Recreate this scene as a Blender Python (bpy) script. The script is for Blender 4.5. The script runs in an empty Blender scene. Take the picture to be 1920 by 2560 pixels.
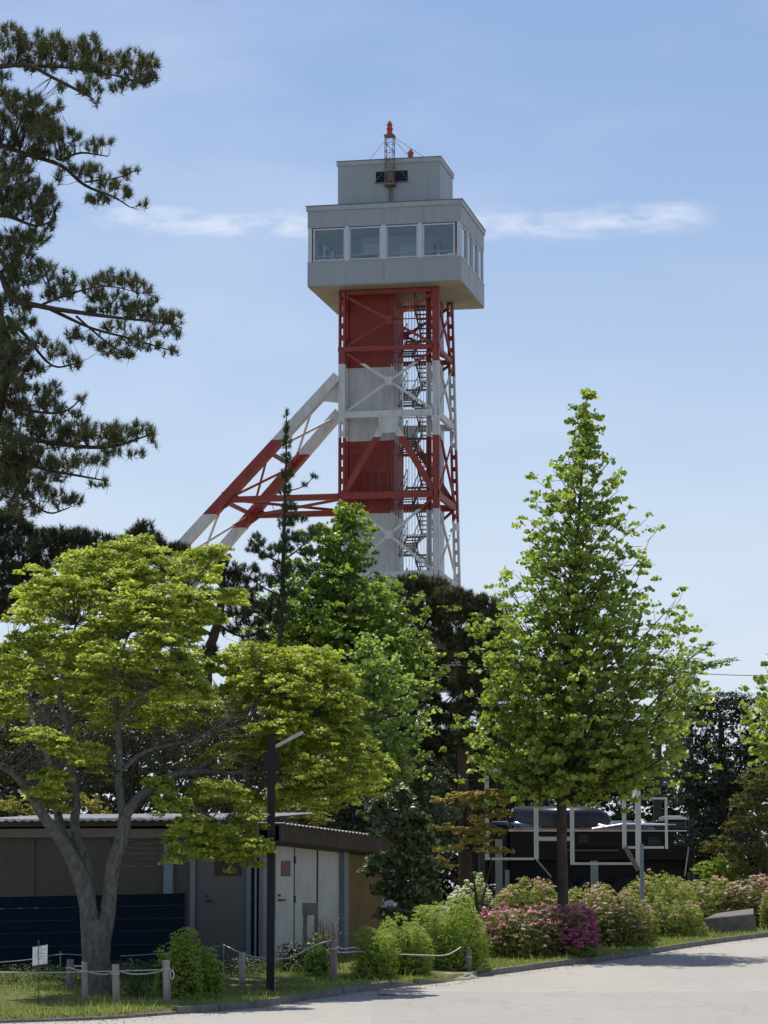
import bpy, math, random
import numpy as np
R = math.radians
rng = np.random.default_rng(7)
random.seed(7)
scene = bpy.context.scene
COL = scene.collection

# ------------------------------------------------------------------ camera
F = 7000.0; HOR = 2220.0; EYE = 2.07
PITCH = math.atan((HOR - 1280) / F)
cam = bpy.data.objects.new('camera', bpy.data.cameras.new('camera'))
COL.objects.link(cam)
cam.location = (0, 0, EYE)
cam.rotation_euler = (math.pi / 2 + PITCH, 0, 0)
cam.data.sensor_fit = 'VERTICAL'
cam.data.sensor_height = 36.0
cam.data.lens = 36.0 * F / 2560.0
cam.data.clip_start = 0.5
cam.data.clip_end = 8000
scene.camera = cam

# ------------------------------------------------------------------ light
SUN_EL, SUN_AZ = 71.0, -30.0        # azimuth from +Y, clockwise positive
world = bpy.data.worlds.new('World'); scene.world = world
world.use_nodes = True
wn = world.node_tree; wn.nodes.clear()
out = wn.nodes.new('ShaderNodeOutputWorld')
bg = wn.nodes.new('ShaderNodeBackground'); bg.inputs[1].default_value = 0.105
sky = wn.nodes.new('ShaderNodeTexSky'); sky.sky_type = 'NISHITA'
sky.sun_disc = False
sky.sun_elevation = R(SUN_EL); sky.sun_rotation = R(SUN_AZ)
sky.altitude = 30; sky.air_density = 1.25; sky.dust_density = 0.6; sky.ozone_density = 3.0
# thin cloud streak
tc = wn.nodes.new('ShaderNodeTexCoord')
sep = wn.nodes.new('ShaderNodeSeparateXYZ'); wn.links.new(tc.outputs['Generated'], sep.inputs[0])
mp = wn.nodes.new('ShaderNodeMapping'); mp.inputs['Scale'].default_value = (14, 14, 75)
wn.links.new(tc.outputs['Generated'], mp.inputs[0])
nz = wn.nodes.new('ShaderNodeTexNoise'); nz.inputs['Scale'].default_value = 1.3; nz.inputs['Detail'].default_value = 8; nz.inputs['Roughness'].default_value = .62
nz.inputs['Distortion'].default_value = .4
wn.links.new(mp.outputs[0], nz.inputs[0])
def wmath(op, a, b=None, c=None, clamp=False):
    n = wn.nodes.new('ShaderNodeMath'); n.operation = op; n.use_clamp = clamp
    for i, v in enumerate((a, b, c)):
        if v is None: continue
        if isinstance(v, (int, float)): n.inputs[i].default_value = v
        else: wn.links.new(v, n.inputs[i])
    return n.outputs[0]
def wsmooth(v, a, b):
    n = wn.nodes.new('ShaderNodeMapRange'); n.interpolation_type = 'SMOOTHSTEP'
    wn.links.new(v, n.inputs[0]); n.inputs[1].default_value = a; n.inputs[2].default_value = b
    return n.outputs[0]
zz = sep.outputs[2]
wob = wmath('MULTIPLY_ADD', nz.outputs[0], 0.020, zz)          # ragged edges
e0 = 0.2425
band = wmath('MULTIPLY', wsmooth(wob, e0 - .0070, e0 + .002), wmath('SUBTRACT', 1.0, wsmooth(wob, e0, e0 + .0105)))
nz2 = wn.nodes.new('ShaderNodeTexNoise'); nz2.inputs['Scale'].default_value = 9; nz2.inputs['Detail'].default_value = 4
mp2 = wn.nodes.new('ShaderNodeMapping'); mp2.inputs['Scale'].default_value = (1.6, 1.6, 1); wn.links.new(tc.outputs['Generated'], mp2.inputs[0]); wn.links.new(mp2.outputs[0], nz2.inputs[0])
band = wmath('MULTIPLY', band, wsmooth(nz2.outputs[0], .10, .52))
nz4 = wn.nodes.new('ShaderNodeTexNoise'); nz4.inputs['Scale'].default_value = 60; nz4.inputs['Detail'].default_value = 7; nz4.inputs['Roughness'].default_value = .6
mp4 = wn.nodes.new('ShaderNodeMapping'); mp4.inputs['Scale'].default_value = (.8, .8, 2.2); wn.links.new(tc.outputs['Generated'], mp4.inputs[0]); wn.links.new(mp4.outputs[0], nz4.inputs[0])
band = wmath('MULTIPLY', band, wsmooth(nz4.outputs[0], .28, .66))
fadex = wmath('MULTIPLY', wsmooth(sep.outputs[0], -.128, -.112), wmath('SUBTRACT', 1.0, wsmooth(sep.outputs[0], .100, .122)))
band = wmath('MULTIPLY', band, fadex)
mp3 = wn.nodes.new('ShaderNodeMapping'); mp3.inputs['Scale'].default_value = (5, 5, 16); wn.links.new(tc.outputs['Generated'], mp3.inputs[0])
nz3 = wn.nodes.new('ShaderNodeTexNoise'); nz3.inputs['Scale'].default_value = 1.2; nz3.inputs['Detail'].default_value = 6
wn.links.new(mp3.outputs[0], nz3.inputs[0])
veil = wmath('MULTIPLY', wsmooth(nz3.outputs[0], .42, .72), .20)
cl = wmath('MAXIMUM', wmath('MULTIPLY', band, .62), veil)
mix = wn.nodes.new('ShaderNodeMix'); mix.data_type = 'RGBA'
tint_ = wn.nodes.new('ShaderNodeMix'); tint_.data_type = 'RGBA'; tint_.blend_type = 'MULTIPLY'; tint_.inputs[0].default_value = 1
wn.links.new(sky.outputs[0], tint_.inputs[6]); tint_.inputs[7].default_value = (1.06, 1.0, 1.08, 1)
low_ = wn.nodes.new('ShaderNodeMix'); low_.data_type = 'RGBA'
wn.links.new(wmath('MULTIPLY', wmath('SUBTRACT', 1.0, wsmooth(zz, -.02, .30)), .75), low_.inputs[0]); wn.links.new(tint_.outputs[2], low_.inputs[6]); low_.inputs[7].default_value = (6.3, 7.3, 9.0, 1)
wn.links.new(cl, mix.inputs[0]); wn.links.new(low_.outputs[2], mix.inputs[6])
CLOUD = mix.inputs[7]; CLOUD.default_value = (8.2, 8.6, 9.4, 1)
wn.links.new(mix.outputs[2], bg.inputs[0]); wn.links.new(bg.outputs[0], out.inputs[0])

sd = bpy.data.lights.new('sun', 'SUN'); sd.energy = 5.0; sd.angle = R(.53); sd.color = (1.0, .955, .88)
sun = bpy.data.objects.new('sun', sd); COL.objects.link(sun)
sun.rotation_euler = (R(90 - SUN_EL), 0, R(180 - SUN_AZ))   # light comes from behind the tower
scene.view_settings.view_transform = 'Standard'
scene.view_settings.look = 'None'
scene.view_settings.exposure = 0.08
scene.view_settings.gamma = 1.0
try: scene.view_settings.use_curve_mapping = False
except Exception: pass
scene.render.engine = 'CYCLES'
scene.cycles.max_bounces = 6
scene.cycles.transparent_max_bounces = 12
scene.cycles.use_denoising = True

# ------------------------------------------------------------------ geometry helpers
_c, _s = math.cos(PITCH), math.sin(PITCH)
def ray(px, py):
    X = px - 960.0; z = 1280.0 - py
    return np.array([X, F * _c - z * _s, F * _s + z * _c])
def at(px, py, Y):
    r = ray(px, py)
    return np.array([0, 0, EYE]) + r * (Y / r[1])
def ppm(Y): return F / Y
def g(Y):                       # height of the ground
    return .031 * (min(max(Y, 43.0), 76.0) - 43.0)
def gY(py): return 3.403 / ((py - HOR) / F + .031)

def new_mesh(name, V, Fc, mat, parent=None, smooth=False, mats=None, mi=None):
    me = bpy.data.meshes.new(name)
    me.from_pydata([tuple(map(float, v)) for v in V], [], Fc)
    if mats:
        for m in mats: me.materials.append(m)
        if mi is not None: me.polygons.foreach_set('material_index', mi)
    else: me.materials.append(mat)
    if smooth: me.polygons.foreach_set('use_smooth', [True] * len(me.polygons))
    me.update()
    o = bpy.data.objects.new(name, me); COL.objects.link(o)
    if parent is not None: o.parent = parent
    return o
def fast_mesh(name, V, faces, mat, parent=None, tint=None, smooth=False):
    """V (n,3); faces (m,k) array of equal-size faces"""
    me = bpy.data.meshes.new(name)
    m, k = faces.shape
    me.vertices.add(len(V)); me.vertices.foreach_set('co', np.asarray(V, np.float32).ravel())
    me.loops.add(m * k); me.loops.foreach_set('vertex_index', faces.astype(np.int32).ravel())
    me.polygons.add(m); me.polygons.foreach_set('loop_start', np.arange(0, m * k, k, dtype=np.int32))
    try: me.polygons.foreach_set('loop_total', np.full(m, k, dtype=np.int32))
    except Exception: pass
    if smooth: me.polygons.foreach_set('use_smooth', np.ones(m, dtype=bool))
    me.update(calc_edges=True)
    if tint is not None:
        a = me.attributes.new('tint', 'FLOAT', 'FACE'); a.data.foreach_set('value', np.asarray(tint, np.float32))
    me.materials.append(mat)
    o = bpy.data.objects.new(name, me); COL.objects.link(o)
    if parent is not None: o.parent = parent
    return o
def tag(o, label=None, cat=None, group=None, kind=None):
    if label: o['label'] = label
    if cat: o['category'] = cat
    if group: o['group'] = group
    if kind: o['kind'] = kind
    return o
def thing(name, label, cat, loc=(0, 0, 0), group=None):
    o = bpy.data.objects.new(name, None); COL.objects.link(o); o.empty_display_size = .2
    o.location = tuple(map(float, loc))
    return tag(o, label, cat, group)

class MB:
    """collects boxes, beams and tubes"""
    def __init__(s, frame=None, off=(0, 0, 0)):
        s.V = []; s.Fc = []; s.fr = frame; s.off = np.array(off, float)
    def _add(s, v, f):
        n = len(s.V)
        for p in v:
            p = np.asarray(p, float)
            if s.fr is not None: p = s.fr(p)
            s.V.append(p - s.off)
        s.Fc += [tuple(i + n for i in q) for q in f]
        return s
    HEX = [(0, 3, 2, 1), (4, 5, 6, 7), (0, 1, 5, 4), (1, 2, 6, 5), (2, 3, 7, 6), (3, 0, 4, 7)]
    def box(s, x0, x1, y0, y1, z0, z1):
        return s._add([(x0, y0, z0), (x1, y0, z0), (x1, y1, z0), (x0, y1, z0), (x0, y0, z1), (x1, y0, z1), (x1, y1, z1), (x0, y1, z1)], MB.HEX)
    def hexa(s, pts): return s._add(pts, MB.HEX)
    def beam(s, a, b, w, h, up=(0, 0, 1)):
        a = np.asarray(a, float); b = np.asarray(b, float); d = b - a; d /= np.linalg.norm(d)
        up = np.asarray(up, float); x = np.cross(d, up)
        if np.linalg.norm(x) < 1e-4: x = np.cross(d, (0, 1, 0))
        x /= np.linalg.norm(x); y = np.cross(x, d)
        x = x * w / 2; y = y * h / 2
        return s._add([a - x - y, a + x - y, a + x + y, a - x + y, b - x - y, b + x - y, b + x + y, b - x + y], MB.HEX)
    def tube(s, pts, rad, n=8, cap=True, wob=0):
        pts = [np.asarray(p, float) for p in pts]
        if not hasattr(rad, '__len__'): rad = [rad] * len(pts)
        V = []; prev = None
        for i, p in enumerate(pts):
            d = pts[min(i + 1, len(pts) - 1)] - pts[max(i - 1, 0)]; d = d / (np.linalg.norm(d) + 1e-9)
            x = np.cross(d, (0.12, 1, 0.07)) if prev is None else prev - d * (prev @ d)
            x /= np.linalg.norm(x); prev = x; y = np.cross(d, x)
            for k in range(n):
                a = 2 * math.pi * k / n; r = rad[i] * (1 + wob * random.uniform(-1, 1))
                V.append(p + (x * math.cos(a) + y * math.sin(a)) * r)
        f = []
        for i in range(len(pts) - 1):
            for k in range(n):
                f.append((i * n + k, i * n + (k + 1) % n, (i + 1) * n + (k + 1) % n, (i + 1) * n + k))
        if cap: f.append(tuple(range(n))[::-1]); f.append(tuple((len(pts) - 1) * n + k for k in range(n)))
        return s._add(V, f)
    def lathe(s, c, prof, n=12):      # prof: (radius, z) list
        pts = [(c[0], c[1], c[2] + z) for r, z in prof]
        V = []; f = []
        for i, (r, z) in enumerate(prof):
            for k in range(n):
                a = 2 * math.pi * k / n; V.append((c[0] + r * math.cos(a), c[1] + r * math.sin(a), c[2] + z))
        for i in range(len(prof) - 1):
            for k in range(n): f.append((i * n + k, i * n + (k + 1) % n, (i + 1) * n + (k + 1) % n, (i + 1) * n + k))
        f.append(tuple(range(n))[::-1]); f.append(tuple((len(prof) - 1) * n + k for k in range(n)))
        return s._add(V, f)
    def build(s, name, mat, parent=None, smooth=False):
        return new_mesh(name, s.V, s.Fc, mat, parent, smooth)

# ------------------------------------------------------------------ materials
def nodes(m):
    m.use_nodes = True; nt = m.node_tree; nt.nodes.clear(); return nt
def paint(name, col, rough=.6, var=.15, scale=3, bump=.0, metal=0, spec=.4, col2=None, stretch=(1, 1, 1), contrast=(.35, .7)):
    m = bpy.data.materials.new(name); nt = nodes(m); L = nt.links
    o = nt.nodes.new('ShaderNodeOutputMaterial'); b = nt.nodes.new('ShaderNodeBsdfPrincipled'); L.new(b.outputs[0], o.inputs[0])
    ge = nt.nodes.new('ShaderNodeNewGeometry'); mp = nt.nodes.new('ShaderNodeMapping'); mp.inputs['Scale'].default_value = stretch
    L.new(ge.outputs['Position'], mp.inputs[0])
    n = nt.nodes.new('ShaderNodeTexNoise'); n.inputs['Scale'].default_value = scale; n.inputs['Detail'].default_value = 7; n.inputs['Roughness'].default_value = .65
    L.new(mp.outputs[0], n.inputs[0])
    cr = nt.nodes.new('ShaderNodeMapRange'); L.new(n.outputs[0], cr.inputs[0]); cr.inputs[1].default_value = contrast[0]; cr.inputs[2].default_value = contrast[1]
    mx = nt.nodes.new('ShaderNodeMix'); mx.data_type = 'RGBA'; L.new(cr.outputs[0], mx.inputs[0])
    c2 = col2 or tuple(c * (1 - var * 2) for c in col)
    mx.inputs[6].default_value = (*col, 1); mx.inputs[7].default_value = (*c2, 1)
    L.new(mx.outputs[2], b.inputs['Base Color'])
    b.inputs['Roughness'].default_value = rough; b.inputs['Metallic'].default_value = metal; b.inputs['Specular IOR Level'].default_value = spec
    if bump:
        bp = nt.nodes.new('ShaderNodeBump'); bp.inputs['Strength'].default_value = bump; bp.inputs['Distance'].default_value = .03
        n2 = nt.nodes.new('ShaderNodeTexNoise'); n2.inputs['Scale'].default_value = scale * 5; n2.inputs['Detail'].default_value = 5; L.new(mp.outputs[0], n2.inputs[0])
        L.new(n2.outputs[0], bp.inputs['Height']); L.new(bp.outputs[0], b.inputs['Normal'])
    return m
def leafmat(name, c1, c2, trans=.38, tcol=None, rough=.5, spec=.35):
    m = bpy.data.materials.new(name); nt = nodes(m); L = nt.links
    o = nt.nodes.new('ShaderNodeOutputMaterial'); b = nt.nodes.new('ShaderNodeBsdfPrincipled')
    at_ = nt.nodes.new('ShaderNodeAttribute'); at_.attribute_name = 'tint'
    mx = nt.nodes.new('ShaderNodeMix'); mx.data_type = 'RGBA'; L.new(at_.outputs['Fac'], mx.inputs[0])
    mx.inputs[6].default_value = (*c1, 1); mx.inputs[7].default_value = (*c2, 1)
    L.new(mx.outputs[2], b.inputs['Base Color']); b.inputs['Roughness'].default_value = rough; b.inputs['Specular IOR Level'].default_value = spec
    t = nt.nodes.new('ShaderNodeBsdfTranslucent')
    mt = nt.nodes.new('ShaderNodeMix'); mt.data_type = 'RGBA'; mt.blend_type = 'MULTIPLY'; mt.inputs[0].default_value = 1
    L.new(mx.outputs[2], mt.inputs[6]); mt.inputs[7].default_value = (*(tcol or (2.2, 2.1, .9)), 1)
    L.new(mt.outputs[2], t.inputs[0])
    ms = nt.nodes.new('ShaderNodeMixShader'); ms.inputs[0].default_value = trans
    L.new(b.outputs[0], ms.inputs[1]); L.new(t.outputs[0], ms.inputs[2]); L.new(ms.outputs[0], o.inputs[0])
    return m
def band_paint(name):
    m = bpy.data.materials.new(name); nt = nodes(m); L = nt.links
    o = nt.nodes.new('ShaderNodeOutputMaterial'); b = nt.nodes.new('ShaderNodeBsdfPrincipled'); L.new(b.outputs[0], o.inputs[0])
    ge = nt.nodes.new('ShaderNodeNewGeometry'); sp = nt.nodes.new('ShaderNodeSeparateXYZ'); L.new(ge.outputs['Position'], sp.inputs[0])
    def gt(v):
        n = nt.nodes.new('ShaderNodeMath'); n.operation = 'GREATER_THAN'; L.new(sp.outputs[2], n.inputs[0]); n.inputs[1].default_value = v; return n.outputs[0]
    def op(o_, a, b_):
        n = nt.nodes.new('ShaderNodeMath'); n.operation = o_; n.use_clamp = True
        for i, v in enumerate((a, b_)):
            if isinstance(v, (int, float)): n.inputs[i].default_value = v
            else: L.new(v, n.inputs[i])
        return n.outputs[0]
    red = op('ADD', gt(28.95), op('SUBTRACT', gt(21.28), gt(25.08)))
    mp = nt.nodes.new('ShaderNodeMapping'); mp.inputs['Scale'].default_value = (1.2, 1.2, .35); L.new(ge.outputs['Position'], mp.inputs[0])
    n = nt.nodes.new('ShaderNodeTexNoise'); n.inputs['Scale'].default_value = 2.2; n.inputs['Detail'].default_value = 8; n.inputs['Roughness'].default_value = .68; L.new(mp.outputs[0], n.inputs[0])
    cr = nt.nodes.new('ShaderNodeMapRange'); L.new(n.outputs[0], cr.inputs[0]); cr.inputs[1].default_value = .4; cr.inputs[2].default_value = .75
    def mixc(f, a, b_):
        x = nt.nodes.new('ShaderNodeMix'); x.data_type = 'RGBA'; L.new(f, x.inputs[0])
        for i, v in ((6, a), (7, b_)):
            if isinstance(v, tuple): x.inputs[i].default_value = (*v, 1)
            else: L.new(v, x.inputs[i])
        return x.outputs[2]
    wh = mixc(cr.outputs[0], (.62, .63, .61), (.46, .46, .43))
    rd = mixc(cr.outputs[0], (.30, .052, .036), (.20, .038, .03))
    mp2 = nt.nodes.new('ShaderNodeMapping'); mp2.inputs['Scale'].default_value = (3.2, 3.2, .16); L.new(ge.outputs['Position'], mp2.inputs[0])
    n2 = nt.nodes.new('ShaderNodeTexNoise'); n2.inputs['Scale'].default_value = 2.0; n2.inputs['Detail'].default_value = 6; n2.inputs['Roughness'].default_value = .6; L.new(mp2.outputs[0], n2.inputs[0])
    c2 = nt.nodes.new('ShaderNodeMapRange'); L.new(n2.outputs[0], c2.inputs[0]); c2.inputs[1].default_value = .54; c2.inputs[2].default_value = .76; c2.inputs[4].default_value = .4
    L.new(mixc(c2.outputs[0], mixc(red, wh, rd), (.20, .15, .11)), b.inputs['Base Color']); b.inputs['Roughness'].default_value = .55; b.inputs['Specular IOR Level'].default_value = .3
    return m
def glassmat(name, tintc=(.75, .82, .85), refl=.5):
    m = bpy.data.materials.new(name); nt = nodes(m); L = nt.links
    o = nt.nodes.new('ShaderNodeOutputMaterial'); gl = nt.nodes.new('ShaderNodeBsdfGlossy'); gl.inputs['Roughness'].default_value = .02; gl.inputs[0].default_value = (.9, .95, 1, 1)
    tr = nt.nodes.new('ShaderNodeBsdfTransparent'); tr.inputs[0].default_value = (*tintc, 1)
    fr = nt.nodes.new('ShaderNodeFresnel'); fr.inputs[0].default_value = 1.52
    ad = nt.nodes.new('ShaderNodeMath'); ad.operation = 'MULTIPLY_ADD'; L.new(fr.outputs[0], ad.inputs[0]); ad.inputs[1].default_value = 1.4; ad.inputs[2].default_value = .02; ad.use_clamp = True
    ms = nt.nodes.new('ShaderNodeMixShader'); L.new(ad.outputs[0], ms.inputs[0]); L.new(tr.outputs[0], ms.inputs[1]); L.new(gl.outputs[0], ms.inputs[2]); L.new(ms.outputs[0], o.inputs[0])
    return m

M = {}
M['tower'] = band_paint('tower_paint')
M['cabin'] = paint('cabin_cladding', (.35, .385, .39), .5, .1, 2.0, 0, 0, .3, col2=(.295, .328, .337), stretch=(2.0, 2.0, .14), contrast=(.38, .78))
M['cabin_trim'] = paint('cabin_trim', (.40, .44, .45), .45, .1, 2)
M['under'] = paint('cabin_soffit', (.33, .315, .25), .7, .15, 1.2, col2=(.24, .23, .185))
M['winframe'] = paint('window_aluminium', (.56, .60, .64), .4, .05, 3, metal=.0)
M['glass'] = glassmat('cabin_glass', (.86, .91, .92))
M['interior'] = paint('cabin_interior', (.62, .64, .58), .8, .1, .8)
M['dark_open'] = paint('dark_louvre', (.05, .06, .07), .6, .2, 4)
M['rust'] = paint('rusty_steel', (.17, .15, .13), .7, .2, 5, col2=(.22, .13, .08))
M['beacon'] = paint('beacon_red', (.42, .03, .02), .15, .1, 5, spec=.8)
M['roofgrey'] = paint('roof_edge_dark', (.14, .15, .15), .6)
M['steeldark'] = paint('stair_steel', (.10, .085, .08), .6, .2, 3)
def road_mat(name, c1, c2, crack=.35):
    m = bpy.data.materials.new(name); nt = nodes(m); L = nt.links
    o = nt.nodes.new('ShaderNodeOutputMaterial'); b = nt.nodes.new('ShaderNodeBsdfPrincipled'); L.new(b.outputs[0], o.inputs[0])
    ge = nt.nodes.new('ShaderNodeNewGeometry')
    def noise(scale, det, stretch=(1, 1, 1), rough=.6):
        mp = nt.nodes.new('ShaderNodeMapping'); mp.inputs['Scale'].default_value = stretch; L.new(ge.outputs['Position'], mp.inputs[0])
        n = nt.nodes.new('ShaderNodeTexNoise'); n.inputs['Scale'].default_value = scale; n.inputs['Detail'].default_value = det; n.inputs['Roughness'].default_value = rough; L.new(mp.outputs[0], n.inputs[0]); return n.outputs[0]
    def rng_(v, a, c, d=0.0, e=1.0):
        n = nt.nodes.new('ShaderNodeMapRange'); L.new(v, n.inputs[0]); n.inputs[1].default_value = a; n.inputs[2].default_value = c; n.inputs[3].default_value = d; n.inputs[4].default_value = e; return n.outputs[0]
    def mix(f, a, c, mode='MIX'):
        x = nt.nodes.new('ShaderNodeMix'); x.data_type = 'RGBA'; x.blend_type = mode
        for i_, v in ((0, f), (6, a), (7, c)):
            if isinstance(v, tuple): x.inputs[i_].default_value = (*v, 1)
            elif isinstance(v, float): x.inputs[i_].default_value = v
            else: L.new(v, x.inputs[i_])
        return x.outputs[2]
    col = mix(rng_(noise(.45, 5, (1, .3, 1)), .35, .68), c1, c2)
    col = mix(rng_(noise(2.6, 8, (1, .45, 1), .7), .52, .78, 0, .20), col, tuple(v * .72 for v in c2))           # stains
    col = mix(rng_(noise(38, 3, (1, .6, 1)), .5, .75, 0, .35), col, tuple(v * .62 for v in c2))                  # aggregate
    vo = nt.nodes.new('ShaderNodeTexVoronoi'); vo.feature = 'DISTANCE_TO_EDGE'; vo.inputs['Scale'].default_value = .33
    mp = nt.nodes.new('ShaderNodeMapping'); mp.inputs['Scale'].default_value = (1, .8, 1); L.new(ge.outputs['Position'], mp.inputs[0])
    nv = nt.nodes.new('ShaderNodeTexNoise'); nv.inputs['Scale'].default_value = 1.7; nv.inputs['Detail'].default_value = 6; L.new(mp.outputs[0], nv.inputs[0])
    ad = nt.nodes.new('ShaderNodeVectorMath'); ad.operation = 'ADD'; L.new(mp.outputs[0], ad.inputs[0]); L.new(nv.outputs['Color'], ad.inputs[1]); L.new(ad.outputs[0], vo.inputs['Vector'])
    col = mix(rng_(vo.outputs['Distance'], .0, .012, crack, 0.0), col, tuple(v * .45 for v in c2))
    L.new(col, b.inputs['Base Color']); b.inputs['Roughness'].default_value = .93; b.inputs['Specular IOR Level'].default_value = .18
    bp = nt.nodes.new('ShaderNodeBump'); bp.inputs['Strength'].default_value = .5; bp.inputs['Distance'].default_value = .02; L.new(noise(45, 4), bp.inputs['Height']); L.new(bp.outputs[0], b.inputs['Normal'])
    return m
M['asphalt'] = road_mat('pale_asphalt', (.37, .348, .31), (.338, .32, .288), .2)
M['asphalt2'] = road_mat('grey_asphalt', (.345, .325, .295), (.318, .30, .272), .25)
M['seam'] = paint('road_seam', (.46, .43, .37), .9, .1, 3)
M['soil'] = paint('soil', (.27, .235, .175), .95, .2, 3, .5, spec=.1)
M['lawn'] = paint('lawn_soil', (.085, .10, .035), .95, .3, 2.5, .6, spec=.1, col2=(.13, .115, .06))
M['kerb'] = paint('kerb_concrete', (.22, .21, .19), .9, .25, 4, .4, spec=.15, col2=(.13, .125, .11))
M['bark_maple'] = paint('maple_bark', (.225, .22, .195), .9, .2, 16, 1.0, spec=.1, col2=(.085, .085, .07), stretch=(1, 1, .45), contrast=(.3, .68))
M['bark_pine'] = paint('pine_bark', (.09, .07, .055), .95, .2, 8, .9, spec=.1, col2=(.045, .035, .03))
M['bark_dark'] = paint('dark_bark', (.10, .085, .065), .95, .2, 7, .8, spec=.1, col2=(.055, .045, .035), stretch=(1, 1, .4))
M['bark_brown'] = paint('brown_bark', (.15, .095, .07), .95, .2, 7, .8, spec=.1)
M['l_maple'] = leafmat('maple_leaf', (.135, .19, .020), (.56, .60, .12), .40, (1.5, 1.55, .8))
M['l_tulip'] = leafmat('tulip_leaf', (.10, .17, .022), (.38, .46, .10), .42, (1.7, 1.7, .9), rough=.42, spec=.45)
M['l_tulipdark'] = leafmat('tulip_leaf_dark', (.08, .145, .022), (.28, .37, .08), .40, (1.8, 1.8, .9), rough=.42, spec=.45)
M['l_light'] = leafmat('light_leaf', (.16, .25, .06), (.36, .46, .13), .42, (1.7, 1.7, 1.0), rough=.45)
M['l_pine'] = leafmat('pine_needle', (.055, .075, .028), (.16, .17, .075), .14, (1.6, 1.5, .8), rough=.45)
M['l_pinedark'] = leafmat('dark_needle', (.028, .042, .022), (.06, .07, .035), .12, (1.5, 1.4, .8), rough=.6)
M['l_brownpine'] = leafmat('brown_needle', (.040, .052, .026), (.15, .15, .075), .14, (1.5, 1.4, .8), rough=.65)
M['l_cedar'] = leafmat('cedar_needle', (.05, .085, .035), (.10, .14, .06), .15, (1.6, 1.5, .8), rough=.6)
M['l_ever'] = leafmat('evergreen_leaf', (.022, .040, .018), (.055, .07, .032), .12, (1.8, 1.8, .8), rough=.38, spec=.5)
M['l_glossy'] = leafmat('glossy_leaf', (.05, .08, .028), (.15, .18, .08), .2, (1.8, 1.8, .8), rough=.38, spec=.55)
M['l_olive'] = leafmat('olive_leaf', (.085, .095, .028), (.15, .14, .045), .3, (2, 1.8, .8))
M['l_under'] = leafmat('understory_leaf', (.05, .065, .022), (.11, .095, .045), .25, (1.9, 1.7, .8))
M['l_orange'] = leafmat('orange_leaf', (.32, .27, .06), (.50, .41, .13), .35, (1.2, 1.15, .8))
M['l_gold'] = leafmat('golden_leaf', (.22, .23, .05), (.42, .36, .10), .4, (1.4, 1.35, .8))
M['l_bush'] = leafmat('bush_leaf', (.16, .24, .035), (.34, .42, .09), .42, (1.7, 1.7, .9))
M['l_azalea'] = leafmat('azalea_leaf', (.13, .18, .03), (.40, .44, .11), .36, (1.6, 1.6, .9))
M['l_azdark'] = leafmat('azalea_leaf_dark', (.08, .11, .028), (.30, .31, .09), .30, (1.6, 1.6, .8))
M['f_pink'] = leafmat('pale_pink_petal', (.72, .36, .37), (.84, .58, .54), .35, (1.1, 1.0, 1.0))
M['f_magenta'] = leafmat('magenta_petal', (.55, .035, .30), (.75, .12, .48), .35, (1.2, 1.1, 1.2))
M['f_white'] = leafmat('white_petal', (.72, .76, .55), (.80, .82, .70), .35, (1.1, 1.1, 1.0))
M['grass'] = leafmat('grass_blade', (.09, .14, .03), (.32, .36, .12), .42, (1.6, 1.6, .9))
M['beige'] = paint('beige_panel', (.095, .083, .065), .8, .12, 1.5, col2=(.075, .065, .05), bump=.3)
M['greyw'] = paint('grey_wall', (.10, .093, .09), .8, .12, 1.5)
M['greydoor'] = paint('grey_door', (.13, .127, .125), .6, .06, 1.5)
M['bluegrey'] = paint('column_bluegrey', (.22, .26, .29), .6, .1, 2)
M['brownfascia'] = paint('dark_fascia', (.085, .062, .048), .8, .2, 3)
M['trim_b'] = paint('pale_trim', (.19, .175, .15), .8, .15, 2)
M['roofmetal'] = paint('corrugated_roof', (.36, .37, .37), .4, .1, 3, metal=.3, spec=.6, col2=(.24, .23, .21))
M['whitedoor'] = paint('worn_white_door', (.60, .605, .585), .6, .08, 2.2, col2=(.46, .46, .43), stretch=(1, 1, .5))
M['yellow'] = paint('ochre_wall', (.23, .145, .05), .8, .15, 1.2)
M['rustline'] = paint('rust_seam', (.10, .075, .055), .9, .3, 20)
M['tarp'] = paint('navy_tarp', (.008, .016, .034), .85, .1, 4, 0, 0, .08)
M['tarpline'] = paint('tarp_cord', (.035, .05, .06), .7)
M['lampblack'] = paint('lamp_post_dark', (.018, .016, .016), .6, .2, 3, spec=.25)
M['lampgrey'] = paint('lamp_arm_grey', (.5, .5, .46), .45)
M['post'] = paint('pale_post', (.43, .40, .34), .85, .15, 9, .3, col2=(.28, .25, .21), stretch=(1, 1, .25))
M['postdark'] = paint('weathered_post', (.27, .24, .22), .9, .2, 9, .4, col2=(.18, .155, .135), stretch=(1, 1, .25))
M['rope'] = paint('pale_rope', (.55, .55, .52), .8)
M['ropegrey'] = paint('grey_rope', (.28, .29, .27), .8)
M['paper'] = paint('white_sheet', (.80, .80, .80), .5, .02)
M['ink'] = paint('grey_ink', (.33, .35, .38), .6)
M['black'] = paint('black_clip', (.03, .03, .03), .5)
M['locoblack'] = paint('gloss_black_paint', (.006, .007, .012), .28, .2, 2, spec=.55)
M['locosheet'] = paint('polished_black', (.16, .175, .22), .24, .25, 1.5, metal=.85, spec=.9, col2=(.04, .045, .06))
M['locodull'] = paint('dull_black', (.012, .010, .010), .7, .2, 2, spec=.3)
M['locored'] = paint('copper_strip', (.30, .13, .08), .5)
M['locobright'] = paint('bright_metal', (.65, .65, .62), .3, .1, 4, metal=.5)
M['framewhite'] = paint('frame_white', (.60, .60, .57), .6, .1, 4)
M['stone'] = paint('dark_stone', (.12, .105, .09), .9, .25, 5, .8, col2=(.19, .175, .155))
M['box'] = paint('grey_box', (.17, .165, .16), .7, .15, 4)
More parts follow.
